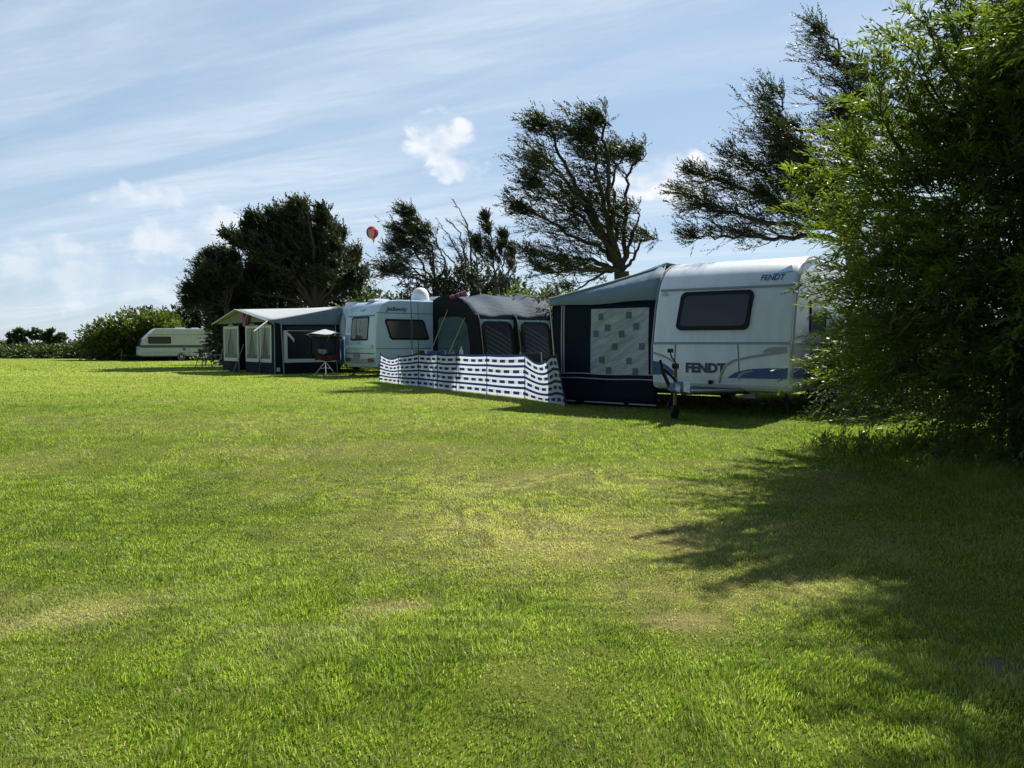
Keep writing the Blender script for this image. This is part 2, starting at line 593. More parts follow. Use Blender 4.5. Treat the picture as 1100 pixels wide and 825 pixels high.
# ------------------------------------------------------------------ ground and grass
# worn, drier places in the meadow: x, y, rx, ry, angle, strength
DRY = [(0.55, 5.3, 1.7, 1.0, -0.25, 0.72), (0.3, 7.0, 2.4, 0.9, -0.1, 0.48), (1.3, 4.3, 0.9, 0.6, 0.1, 0.55), (-2.25, 3.75, 0.5, 0.22, 0.5, 0.9),
       (-2.75, 3.9, 0.4, 0.2, 0.2, 0.6), (-0.62, 3.83, 0.22, 0.12, 0.2, 0.8), (0.85, 3.65, 0.25, 0.12, 0.1, 0.65), (-2.0, 8.6, 2.2, 0.7, 0.05, 0.30),
       (-1.55, 6.6, 1.0, 0.4, 0.1, 0.30), (-4.0, 11, 4, 1.2, 0.0, 0.25)]
BARE = [(2.05, 3.15, 0.30, 0.16, 0.1, 1.0), (3.1, 7.4, 0.4, 0.22, 0.1, 0.8), (0.72, 3.66, 0.09, 0.05, 0, 0.7), (-0.55, 3.8, 0.12, 0.07, 0, 0.8), (-2.1, 3.7, 0.2, 0.07, 0.5, 0.7),
        (1.55, 3.35, 0.14, 0.07, 0, 0.7), (1.95, 5.75, 0.25, 0.10, 0.2, 0.6)]


def blobs(L, x, y):
    o = np.zeros_like(x, dtype=float)
    for (cx, cy, rx, ry, an, k) in L:
        dx, dy = x - cx, y - cy
        a = (dx * math.cos(an) + dy * math.sin(an)) / rx
        b = (-dx * math.sin(an) + dy * math.cos(an)) / ry
        o = np.maximum(o, k * np.exp(-(a * a + b * b) * 0.9))
    return o


def dryness(x, y):
    w = 0.30 + 0.75 * vnoise(x, y, 0.35, 21) + 0.6 * vnoise(x, y, 0.09, 22)
    d = blobs(DRY, x, y) * w
    d = d * 1.3 + 0.12 * sstep(vnoise(x, y, 1.7, 31), 0.5, 0.95) + 0.22 * sstep(vnoise(x, y, 0.5, 33), 0.6, 1.0)
    d = d + 0.18 * sstep(vnoise(x, y, 7, 34), 0.4, 0.9) * sstep(y, 8, 16)
    return np.clip(d, 0, 1)


def bareness(x, y):
    return np.clip(blobs(BARE, x, y) * (0.5 + vnoise(x, y, 0.08, 41)) * 1.1, 0, 1)


def ground_mat():
    m = bpy.data.materials.new('meadow_ground')
    m.use_nodes = True
    t = m.node_tree
    bs = t.nodes['Principled BSDF']
    bs.inputs['Roughness'].default_value = 0.95
    bs.inputs['Specular IOR Level'].default_value = 0.1
    geo = nd(t, 'ShaderNodeNewGeometry')

    def nz(s, d=6, r=0.6, sc=(1, 1, 1)):
        mp = nd(t, 'ShaderNodeMapping')
        mp.inputs['Scale'].default_value = sc
        t.links.new(geo.outputs['Position'], mp.inputs['Vector'])
        n = nd(t, 'ShaderNodeTexNoise')
        n.inputs['Scale'].default_value = s
        n.inputs['Detail'].default_value = d
        n.inputs['Roughness'].default_value = r
        t.links.new(mp.outputs[0], n.inputs['Vector'])
        return n.outputs['Fac']

    def mix(f, a, b):
        x = nd(t, 'ShaderNodeMix', data_type='RGBA')
        for k, v in (('Factor', f), ('A', a), ('B', b)):
            if isinstance(v, tuple):
                x.inputs[k].default_value = v
            elif isinstance(v, float):
                x.inputs[k].default_value = v
            else:
                t.links.new(v, x.inputs[k])
        return x.outputs['Result']

    def mr(v, a, b):
        r_ = nd(t, 'ShaderNodeMapRange')
        r_.inputs['From Min'].default_value = a
        r_.inputs['From Max'].default_value = b
        t.links.new(v, r_.inputs['Value'])
        return r_.outputs['Result']
    dry = nd(t, 'ShaderNodeAttribute', attribute_name='dry').outputs['Fac']
    bare = nd(t, 'ShaderNodeAttribute', attribute_name='bare').outputs['Fac']
    far = nd(t, 'ShaderNodeAttribute', attribute_name='far').outputs['Fac']
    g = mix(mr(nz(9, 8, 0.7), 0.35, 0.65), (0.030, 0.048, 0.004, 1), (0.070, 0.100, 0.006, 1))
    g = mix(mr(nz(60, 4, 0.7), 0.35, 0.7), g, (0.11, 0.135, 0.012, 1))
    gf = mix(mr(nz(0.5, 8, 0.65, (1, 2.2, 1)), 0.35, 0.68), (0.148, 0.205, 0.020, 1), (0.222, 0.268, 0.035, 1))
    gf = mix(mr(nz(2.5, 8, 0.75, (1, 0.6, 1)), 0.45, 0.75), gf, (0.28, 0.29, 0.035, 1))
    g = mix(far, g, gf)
    g = mix(dry, g, (0.16, 0.14, 0.045, 1))
    g = mix(bare, g, (0.13, 0.10, 0.062, 1))
    t.links.new(g, bs.inputs['Base Color'])
    b = nd(t, 'ShaderNodeBump')
    b.inputs['Strength'].default_value = 0.7
    b.inputs['Distance'].default_value = 0.04
    t.links.new(nz(18, 6, 0.7), b.inputs['Height'])
    t.links.new(b.outputs[0], bs.inputs['Normal'])
    return m


def axis_coords(lo, hi, dense_lo, dense_hi, step, grow):
    c = list(np.arange(dense_lo, dense_hi + 1e-6, step))
    s, v = step, dense_hi
    while v < hi:
        s *= grow; v += s; c.append(min(v, hi))
    s, v = step, dense_lo
    while v > lo:
        s *= grow; v -= s; c.insert(0, max(v, lo))
    return np.array(c)


def make_ground():
    xs = axis_coords(-2500, 2500, -7, 7, 0.10, 1.07)
    ys = axis_coords(-60, 4000, 1.2, 11, 0.10, 1.07)
    X, Y = np.meshgrid(xs, ys)
    x, y = X.ravel(), Y.ravel()
    z = H(x, y)
    me = bpy.data.meshes.new('ground')
    nr, nc = X.shape
    idx = np.arange(nr * nc).reshape(nr, nc)
    f = np.stack([idx[:-1, :-1], idx[:-1, 1:], idx[1:, 1:], idx[1:, :-1]], -1).reshape(-1, 4)
    me.vertices.add(len(x)); me.vertices.foreach_set('co', np.stack([x, y, z], -1).ravel())
    me.loops.add(f.size); me.loops.foreach_set('vertex_index', f.ravel())
    me.polygons.add(len(f)); me.polygons.foreach_set('loop_start', np.arange(len(f)) * 4)
    me.polygons.foreach_set('use_smooth', np.ones(len(f), bool))
    me.update(calc_edges=True)
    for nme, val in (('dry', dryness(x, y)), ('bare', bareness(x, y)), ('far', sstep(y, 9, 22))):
        a = me.attributes.new(nme, 'FLOAT', 'POINT'); a.data.foreach_set('value', val.astype(np.float32))
    me.materials.append(ground_mat())
    o = bpy.data.objects.new('ground', me)
    col.objects.link(o)
    tag(o, 'mown green camping meadow with dry yellowish worn patches', kind='structure')


make_ground()


def grass_mat():
    m = bpy.data.materials.new('grass_blade')
    m.use_nodes = True
    t = m.node_tree
    bs = t.nodes['Principled BSDF']
    out = t.nodes['Material Output']
    tint = nd(t, 'ShaderNodeAttribute', attribute_name='tint').outputs['Fac']
    dry = nd(t, 'ShaderNodeAttribute', attribute_name='dry').outputs['Fac']
    a = nd(t, 'ShaderNodeValToRGB')
    e = a.color_ramp.elements
    e[0].position = 0.0; e[0].color = (0.042, 0.085, 0.012, 1)
    e[1].position = 1.0; e[1].color = (0.40, 0.42, 0.16, 1)
    k = e.new(0.4); k.color = (0.145, 0.225, 0.022, 1)
    k = e.new(0.75); k.color = (0.250, 0.325, 0.042, 1)
    t.links.new(tint, a.inputs[0])
    mx = nd(t, 'ShaderNodeMix', data_type='RGBA')
    t.links.new(dry, mx.inputs['Factor'])
    t.links.new(a.outputs[0], mx.inputs['A'])
    mx.inputs['B'].default_value = (0.42, 0.39, 0.20, 1)
    t.links.new(mx.outputs['Result'], bs.inputs['Base Color'])
    bs.inputs['Roughness'].default_value = 0.5
    bs.inputs['Specular IOR Level'].default_value = 0.26
    tr = nd(t, 'ShaderNodeBsdfTranslucent')
    m2 = nd(t, 'ShaderNodeMix', data_type='RGBA', blend_type='MULTIPLY')
    m2.inputs['Factor'].default_value = 1
    t.links.new(mx.outputs['Result'], m2.inputs['A'])
    m2.inputs['B'].default_value = (1.32, 1.45, 0.75, 1)
    t.links.new(m2.outputs['Result'], tr.inputs['Color'])
    ms = nd(t, 'ShaderNodeMixShader')
    ms.inputs[0].default_value = 0.5
    t.links.new(bs.outputs[0], ms.inputs[1])
    t.links.new(tr.outputs[0], ms.inputs[2])
    t.links.new(ms.outputs[0], out.inputs['Surface'])
    return m


def scatter(y0, y1, dens):
    """random ground points inside a wedge wider than the view"""
    k = 0.80
    area = k * (y1 * y1 - y0 * y0) + 2 * 0.6 * (y1 - y0)
    n = int(area * dens)
    y = np.sqrt(rng.uniform(y0 * y0, y1 * y1, n))
    x = rng.uniform(-1, 1, n) * (k * y + 0.6)
    return x, y


def make_grass():
    Vs, Fs, T, D = [], [], [], []
    base = 0
    bands = [(1.9, 4.2, 15000, 0.0040, (0.015, 0.034)), (4.2, 7.5, 7500, 0.0055, (0.017, 0.033)), (7.5, 14, 2300, 0.0095, (0.022, 0.042)),
             (14, 26, 420, 0.016, (0.022, 0.05)), (26, 62, 55, 0.04, (0.03, 0.06))]
    for (y0, y1, dens, w, (h0, h1)) in bands:
        x, y = scatter(y0, y1, dens)
        # clumping
        cl = vnoise(x, y, 0.16, 51) * 0.6 + vnoise(x, y, 0.5, 52) * 0.4
        dr = dryness(x, y)
        br = bareness(x, y)
        keep = rng.uniform(0, 1, len(x)) < np.clip(0.30 + cl * 1.25 - 0.12 * dr - 0.75 * br, 0.08, 1)
        x, y, cl, dr, br = x[keep], y[keep], cl[keep], dr[keep], br[keep]
        n = len(x)
        z = H(x, y) - 0.003
        lush = vnoise(x, y, 0.9, 61)
        h = rng.uniform(h0, h1, n) * (0.65 + 0.75 * cl) * (0.85 + 0.45 * sstep(lush, 0.3, 0.9)) * (1 - 0.30 * dr)
        # longer grass at the foot of the willow
        fx = sstep(x, 3.0, 4.6) * sstep(y, 5.0, 7.5) * (1 - sstep(y, 9.5, 11))
        h = h * (1 + 2.2 * fx)
        az = rng.uniform(0, 2 * np.pi, n)
        lean = rng.uniform(0.15, 1.1, n) + 0.5 * dr
        la = vnoise(x, y, 0.25, 71) * 4 * np.pi + rng.normal(0, 0.9, n)
        dx, dy = np.cos(la) * lean, np.sin(la) * lean
        ww = w * rng.uniform(0.6, 1.25, n)
        sx, sy = -np.sin(az) * ww / 2, np.cos(az) * ww / 2
        P = np.stack([x, y, z], -1)
        S = np.stack([sx, sy, np.zeros(n)], -1)
        mid = P + np.stack([dx * h * 0.28, dy * h * 0.28, h * 0.62], -1)
        tip = P + np.stack([dx * h * 0.85, dy * h * 0.85, h * (1.0 - 0.25 * lean)], -1)
        tint = np.clip(0.44 + 0.26 * (vnoise(x, y, 0.22, 62) - 0.5) + 0.30 * (lush - 0.5) + 0.25 * (vnoise(x, y, 2.3, 81) - 0.5) + rng.normal(0, 0.22, n), 0, 1)
        dd = np.clip(dr * 0.8 + rng.normal(0, 0.22, n) * (0.3 + dr), 0, 1)
        dd = np.where(rng.uniform(0, 1, n) < 0.07, 0.85, dd)
        if y1 <= 7.5:
            v = np.stack([P - S, P + S, mid + S * 0.8, mid - S * 0.8, tip], 1).reshape(-1, 3)
            i = base + np.arange(n) * 5
            tr = np.concatenate([np.stack([i, i + 1, i + 2], -1), np.stack([i, i + 2, i + 3], -1), np.stack([i + 3, i + 2, i + 4], -1)])
            k = 5
        else:
            v = np.stack([P - S, P + S, tip], 1).reshape(-1, 3)
            i = base + np.arange(n) * 3
            tr = np.stack([i, i + 1, i + 2], -1)
            k = 3
        Vs.append(v); Fs.append(tr); T.append(np.repeat(tint, k)); D.append(np.repeat(dd, k))
        base += len(v)
    V = np.concatenate(Vs); F = np.concatenate(Fs)
    me = bpy.data.meshes.new('grass')
    me.vertices.add(len(V)); me.vertices.foreach_set('co', V.ravel())
    me.loops.add(F.size); me.loops.foreach_set('vertex_index', F.ravel().astype(np.int32))
    me.polygons.add(len(F)); me.polygons.foreach_set('loop_start', (np.arange(len(F)) * 3).astype(np.int32))
    me.update(calc_edges=True)
    for nme, val in (('tint', np.concatenate(T)), ('dry', np.concatenate(D))):
        a = me.attributes.new(nme, 'FLOAT', 'POINT'); a.data.foreach_set('value', val.astype(np.float32))
    me.materials.append(grass_mat())
    o = bpy.data.objects.new('grass', me)
    col.objects.link(o)
    tag(o, 'short green grass blades of the meadow, yellower in the worn patches', 'grass', kind='stuff')


make_grass()

# ------------------------------------------------------------------ foliage
M['lf_dark'] = leaf_mat('conifer_leaf_dark', (0.008, 0.015, 0.006), (0.032, 0.045, 0.013), 0.55, 0.2)
M['lf_wind'] = leaf_mat('windswept_leaf', (0.012, 0.021, 0.007), (0.042, 0.054, 0.016), 0.55, 0.28)
M['lf_bush'] = leaf_mat('bush_leaf', (0.042, 0.068, 0.012), (0.130, 0.155, 0.030), 0.5, 0.4)
M['lf_hedge'] = leaf_mat('hedge_leaf', (0.018, 0.034, 0.008), (0.058, 0.080, 0.018), 0.5, 0.35)
M['lf_willow'] = leaf_mat('willow_leaf', (0.034, 0.060, 0.012), (0.150, 0.180, 0.032), 0.52, 0.50, spec=0.5)


def unit(a):
    return a / np.maximum(np.linalg.norm(a, axis=-1, keepdims=True), 1e-9)


def rand_unit(n):
    return unit(rng.normal(size=(n, 3)))


def leaves_mesh(name, P, D, S, L, W, tint, m, parent):
    n = len(P)
    mid = P + D * (L * 0.42)[:, None]
    v = np.stack([P, mid + S * (W / 2)[:, None], P + D * L[:, None], mid - S * (W / 2)[:, None]], 1).reshape(-1, 3)
    me = bpy.data.meshes.new(name)
    me.vertices.add(4 * n); me.vertices.foreach_set('co', v.ravel())
    f = np.arange(4 * n, dtype=np.int32)
    me.loops.add(4 * n); me.loops.foreach_set('vertex_index', f)
    me.polygons.add(n); me.polygons.foreach_set('loop_start', (np.arange(n) * 4).astype(np.int32))
    me.update(calc_edges=True)
    a = me.attributes.new('tint', 'FLOAT', 'POINT')
    a.data.foreach_set('value', np.repeat(tint, 4).astype(np.float32))
    me.materials.append(m)
    o = bpy.data.objects.new(name, me)
    col.objects.link(o)
    o.parent = parent
    return o


def sprays(P, D, k, length, leafL, leafW, ang=0.75, droop=0.0, tintv=None, flat=0.5):
    """P, D: start and direction of n shoots; k leaves set along each"""
    n = len(P)
    D = unit(D)
    up = np.array([0, 0, 1.0]) + rng.normal(0, flat, (n, 3))
    side = unit(np.cross(D, up))
    u = (np.arange(k) + 0.5) / k
    u = np.broadcast_to(u, (n, k)) + rng.normal(0, 0.35 / k, (n, k))
    ln = length * rng.uniform(0.6, 1.3, (n, 1))
    pos = P[:, None, :] + D[:, None, :] * (u * ln)[..., None]
    pos[..., 2] -= droop * (u * ln) ** 2
    sg = np.where((np.arange(k) % 2) == 0, 1.0, -1.0)[None, :] * np.ones((n, 1))
    an = ang * rng.uniform(0.5, 1.2, (n, k)) * (1 - 0.5 * u)
    d = D[:, None, :] * np.cos(an)[..., None] + side[:, None, :] * (np.sin(an) * sg)[..., None] + rng.normal(0, 0.18, (n, k, 3))
    d[..., 2] -= droop * u * ln * 1.2
    d = unit(d)
    nrm = unit(np.cross(side, D))[:, None, :] + rng.normal(0, 0.45, (n, k, 3))
    s = unit(np.cross(d, nrm))
    L = leafL * rng.uniform(0.6, 1.25, (n, k)) * (1 - 0.35 * u)
    W = leafW * rng.uniform(0.7, 1.25, (n, k))
    if tintv is None:
        tintv = rng.uniform(0, 1, n)
    t = np.clip(tintv[:, None] * 0.75 + rng.uniform(0, 0.3, (n, k)), 0, 1)
    return pos.reshape(-1, 3), d.reshape(-1, 3), s.reshape(-1, 3), L.ravel(), W.ravel(), t.ravel()


TH = math.atan(44.5 / 820)


def at(px, py, d):
    """world point seen at a photo position, at a distance d along Y (used to read sizes off the photograph)"""
    xc, yc = (px - 550) / 820, (412.5 - py) / 820
    k = d / (math.cos(TH) + yc * math.sin(TH))
    return Vector((xc * k, d, EYE + k * (yc * math.cos(TH) - math.sin(TH))))


def smooth_line(pts, n):
    """Catmull-Rom through pts"""
    P = [Vector(p) for p in pts]
    P = [P[0] * 2 - P[1]] + P + [P[-1] * 2 - P[-2]]
    out = []
    seg = len(P) - 3
    for i in range(n + 1):
        t = i / n * seg
        k = min(int(t), seg - 1)
        u = t - k
        a, b, c, d = P[k:k + 4]
        out.append(0.5 * ((2 * b) + (c - a) * u + (2 * a - 5 * b + 4 * c - d) * u * u + (3 * b - a - 3 * c + d) * u ** 3))
    return out


def wind_tree(label, d, root_px, limbs, trunk_r=0.22, wind=(-0.85, 0, 0.22), dens=1.0, br_len=1.2, leafL=0.10, leafW=0.03, spray_len=0.30,
              k=9, leafm='lf_wind', bark='bark', group=None, depth=0.35, bare=False, name='windswept_tree', cat='tree', start=0.25, spread=0.6, twigs=7, nspray=4):
    """limbs: polylines of photo positions at distance d; each limb gets its own course in depth"""
    r0 = at(root_px[0], root_px[1], d)
    gx, gy = r0.x + 0.1, d
    g = Vector((gx, gy, hz(gx, gy)))
    root = empty(name, g, 0, label, cat, group)
    wood = MB()
    fork = r0 - g
    trunk = smooth_line([Vector((0, 0, -0.1)), Vector((0.05, 0, fork.z * 0.5)), fork], 6)
    wood.tube(trunk, [trunk_r * (1.25 - 0.45 * i / 6) for i in range(7)], 9)
    SP, SD, ST = [], [], []
    w = Vector(wind).normalized()
    H0 = max(1.0, (max(at(q[0], q[1], d).z for l in limbs for q in l) - r0.z))
    g_ = random.gauss
    for li, l in enumerate(limbs):
        pts = [fork] + [at(q[0], q[1], d) - g for q in l]
        off = random.uniform(-1, 1) * depth * 2.2
        L_ = len(pts)
        for i, p in enumerate(pts):
            p.y += off * (i / (L_ - 1)) * H0 * 0.28 + (random.uniform(-.1, .1) if i else 0)
        n = 6 + 3 * L_
        line = smooth_line(pts, n)
        length = sum((line[i + 1] - line[i]).length for i in range(n))
        rb = trunk_r * 0.30 * min(1.0, 0.45 + length / 9)
        rad = [max(0.010, rb * (1 - i / n) ** 0.9 + 0.010) for i in range(n + 1)]
        for i in range(1, n):
            line[i] += Vector((g_(0, .04), g_(0, .06), g_(0, .04))) * min(1, length / 4)
        wood.tube(line, rad, 6)
        nb = int(length * (4.6 * dens if not bare else 4.5))
        for b in range(nb):
            u = start + (1 - start) * random.random() ** 0.85
            if b < 3: u = 0.93 + 0.03 * b
            fi = u * n
            i = min(int(fi), n - 1)
            p = line[i].lerp(line[i + 1], fi - i)
            tg = (line[i + 1] - line[i]).normalized()
            loose = random.random() < 0.3
            dr = (w * (0.1 if loose else 1.0) + Vector((g_(0, .5 if loose else .3), g_(0, spread), g_(0.10, .35))) + tg * random.uniform(0.1, 0.7)).normalized()
            bl = br_len * random.uniform(0.35, 1.2) * (1.12 - 0.90 * u) * (0.55 if loose else 1.0)
            q = [p]
            cur = dr.copy()
            m = 5
            for s in range(m):
                cur = (cur + w * 0.2 + Vector((g_(0, .16), g_(0, .16), g_(0, .16)))).normalized()
                q.append(q[-1] + cur * bl / m)
            rr = [min(rad[i] * 0.4 + 0.004, .035), 0.014, 0.011, 0.008, 0.006, 0.003]
            wood.tube(q, rr, 3, cap=False)
            if bare:
                for s in (2, 3):
                    dd = (cur + Vector((g_(0, .5), g_(0, .5), g_(0, .5)))).normalized()
                    wood.tube([q[s], q[s] + dd * bl * 0.25, q[s] + (dd + w * .3).normalized() * bl * 0.5], [0.009, 0.006, 0.003], 3, cap=False)
                if random.random() > 0.07:
                    continue
            tv = random.random()
            for tw in range(twigs):
                f = (0.15 + 0.85 * (tw + random.random()) / twigs) * m
                j = min(int(f), m - 1)
                b0 = q[j].lerp(q[j + 1], f - j)
                sd = (cur * 0.7 + w * 0.5 + Vector((g_(0, .45), g_(0, .6), g_(0.12, .42)))).normalized()
                tl = bl * random.uniform(0.18, 0.42) + 0.08
                e = b0 + sd * tl
                wood.tube([b0, e], [0.005, 0.003], 3, cap=False)
                for r_ in range(nspray):
                    SP.append(b0.lerp(e, random.uniform(.1, 1)))
                    SD.append(sd + w * .3 + Vector((g_(0, .4), g_(0, .4), g_(0.05, .35))))
                    ST.append(tv * .5 + random.random() * .5)
    wood.build('trunk', M[bark], root, smooth=True, angle=80)
    if SP:
        a = sprays(np.array([tuple(v) for v in SP]), np.array([tuple(v) for v in SD]), k, spray_len, leafL, leafW, 0.6, tintv=np.array(ST))
        leaves_mesh('crown', *a, M[leafm], root)
    return root


G_SHELTER = 'wind-bent trees of the shelter belt behind the caravans'

# big wind-swept tree behind the air awning
wind_tree('wind-bent tree with dark open crown rising behind the slate blue awning roof', 24, (668, 292),
          [[(639, 236), (612, 188), (592, 150), (591, 139)], [(650, 235), (636, 170), (643, 155)], [(655, 235), (652, 185), (646, 140), (654, 144)], [(661, 230), (661, 185), (678, 159)],
           [(673, 236), (676, 185), (695, 164)], [(680, 278), (688, 260), (704, 258)], [(645, 266), (618, 254), (585, 232), (566, 224)],
           [(640, 250), (600, 218), (580, 202)], [(630, 278), (600, 278), (576, 274)], [(651, 290), (618, 293), (586, 298)], [(625, 215), (596, 175), (594, 172)],
           [(655, 290), (630, 305), (606, 317)], [(676, 262), (683, 240), (686, 227)]],
          trunk_r=0.30, dens=1.8, br_len=2.5, start=.16, nspray=3, depth=0.5, group=G_SHELTER)

# tree behind the willow on the right
wind_tree('wind-bent tree with sparse upper twigs behind the willow, reaching left over the large caravan', 18, (918, 262),
          [[(907, 190), (914, 120), (905, 66), (887, 38)], [(890, 190), (872, 150), (858, 118), (857, 82)], [(940, 190), (956, 140), (951, 100), (937, 72)],
           [(895, 225), (865, 200), (833, 178), (803, 146)], [(890, 235), (845, 215), (800, 190), (764, 172)],
           [(885, 245), (825, 244), (775, 232), (728, 223)], [(880, 252), (830, 256), (785, 252), (750, 254)], [(885, 215), (850, 170), (828, 145)],
           [(900, 200), (880, 160), (882, 120)], [(925, 200), (915, 160), (905, 130)], [(890, 225), (868, 185), (848, 150)], [(905, 215), (885, 185), (868, 168)], [(935, 215), (945, 180), (940, 150)], [(915, 230), (900, 205), (893, 180)], [(930, 200), (930, 150), (925, 110)], [(880, 235), (850, 228), (815, 218)]],
          trunk_r=0.26, dens=1.9, br_len=2.1, nspray=3, start=.15, spray_len=0.26, leafL=0.085, leafW=0.022, depth=0.45, group=G_SHELTER)

# middle group
wind_tree('slanting wind-bent tree with leaves streaming left above the satellite dome', 31, (468, 305),
          [[(464, 270), (457, 246), (446, 228)], [(448, 292), (438, 282), (426, 268)], [(450, 300), (430, 294), (418, 292)], [(462, 280), (452, 255), (445, 236)],
           [(454, 285), (442, 264), (434, 250)], [(478, 285), (470, 262), (462, 246)]],
          trunk_r=0.2, dens=2.0, br_len=2.0, nspray=3, leafL=0.12, leafW=0.035, group=G_SHELTER)
wind_tree('nearly bare dead tree with thin pointed branches between two leafy wind-bent trees', 32, (508, 308),
          [[(506, 285), (503, 250), (497, 232), (488, 216)], [(500, 290), (488, 262), (472, 240)], [(495, 292), (478, 272), (466, 262)], [(512, 285), (510, 262), (506, 250)],
           [(500, 280), (494, 250), (480, 236)]],
          trunk_r=0.2, bare=True, br_len=1.0, bark='bark_grey', group=G_SHELTER, wind=(-0.6, 0, 0.5))
wind_tree('narrow upright conifer of the middle group, right of the dead bare tree', 30, (533, 308),
          [[(531, 285), (528, 258), (524, 236)], [(540, 290), (542, 270), (544, 256)], [(525, 290), (518, 275), (514, 262)], [(545, 292), (553, 280), (552, 268)]],
          trunk_r=0.14, dens=1.7, br_len=0.85, leafL=0.11, leafW=0.033, group=G_SHELTER, leafm='lf_dark', wind=(-0.35, 0, 0.6), spread=.4)

# large dense tree behind the porch awning
limbs = []
for tip in [(346, 236), (322, 234), (300, 236), (286, 240), (276, 252), (270, 266), (262, 285), (312, 232), (334, 230), (354, 246), (372, 270), (366, 252), (378, 275), (392, 298), (355, 235), (270, 300),
            (335, 232), (310, 240), (290, 255), (340, 262), (320, 275), (300, 285), (360, 285), (280, 290), (330, 300), (385, 312), (265, 315), (345, 305), (365, 305)]:
    bx, by = 335, 325
    limbs.append([(bx + (tip[0] - bx) * .45 + 6, by + (tip[1] - by) * .5), (bx + (tip[0] - bx) * .8 + 4, by + (tip[1] - by) * .82), tip])
wind_tree('largest and densest dark conifer, broad crown rising behind the porch awning', 37, (338, 330), limbs, trunk_r=0.4, dens=1.9, br_len=2.1, leafL=0.16,
          leafW=0.06, spray_len=0.42, k=9, nspray=4, leafm='lf_dark', group=G_SHELTER, depth=0.9, start=0.12, wind=(-0.6, 0, 0.45), spread=0.8)
limbs = [[(235, 300), (228, 292), (222, 286)], [(238, 295), (232, 284), (228, 276)], [(243, 295), (246, 280), (246, 270)], [(232, 312), (222, 306), (214, 300)],
         [(248, 300), (256, 288), (258, 276)], [(232, 320), (222, 318), (214, 314)], [(252, 310), (260, 300), (264, 292)], [(236, 305), (228, 298), (222, 296)], [(246, 310), (244, 300), (240, 290)],
         [(232, 326), (224, 326), (216, 328)], [(240, 322), (232, 312), (230, 306)]]
wind_tree('smaller grey-green tree leaning left against the large dense conifer', 36, (243, 330), limbs, trunk_r=0.17, dens=2.8, br_len=1.35, leafL=0.14, leafW=0.042, spray_len=0.4,
          group=G_SHELTER, depth=0.6, start=0.1)


def bush(name, label, cat, c, lobes, n, leafL, leafW, m, group=None, k=8, spray_len=0.3, stems=6, wind=-0.25, droop=0.0, ang=0.8, frond=None):
    """lobes: (x, y, z, rx, ry, rz) round the base c"""
    g = Vector((c[0], c[1], hz(c[0], c[1])))
    root = empty(name, g, 0, label, cat, group)
    A = np.array([l[3] * l[4] + l[4] * l[5] + l[3] * l[5] for l in lobes])
    pick = rng.choice(len(lobes), n, p=A / A.sum())
    lb = np.array(lobes, float)[pick]
    u = rand_unit(n)
    rr = 1 - 0.55 * rng.uniform(0, 1, n) ** 1.7
    rough = 0.84 + 0.32 * vnoise(u[:, 0] * 3 + pick * 7, u[:, 2] * 3 + u[:, 1] * 2, 1.0, 91) + 0.08 * rng.normal(size=n)
    P = lb[:, :3] + u * lb[:, 3:] * (rr * rough)[:, None]
    keep = P[:, 2] > 0.03
    P, u, pick = P[keep], u[keep], pick[keep]
    D = u + rng.normal(0, 0.4, P.shape) + np.array([wind, 0, 0.25 - droop])
    tv = np.clip(vnoise(P[:, 0] * 1.0, P[:, 2] + P[:, 1], 0.6, 93) * 0.8 + rng.uniform(0, .3, len(P)) - .05, 0, 1)
    wood = MB()
    for s in range(stems):
        l = random.choice(lobes)
        tip = Vector((l[0] + random.uniform(-.5, .5) * l[3], l[1] + random.uniform(-.5, .5) * l[4], max(0.3, l[2] + random.uniform(0.0, .7) * l[5])))
        b0 = Vector((tip.x * 0.25 + random.uniform(-.2, .2), tip.y * 0.25 + random.uniform(-.2, .2), -0.05))
        mid = b0.lerp(tip, 0.5) + Vector((random.uniform(-.2, .2), random.uniform(-.2, .2), 0.15))
        ln = smooth_line([b0, mid, tip], 8)
        r_ = 0.03 + 0.012 * tip.z
        wood.tube(ln, [r_ * (1 - i / 8) + 0.008 for i in range(9)], 5, cap=False)
    wood.build('trunk' if cat == 'tree' else 'stems', M['stem'], root, smooth=True)
    a = sprays(P, D, k, spray_len, leafL, leafW, ang, droop, tintv=tv)
    leaves_mesh('crown' if cat == 'tree' else 'foliage', *a, M[m], root)
    return root


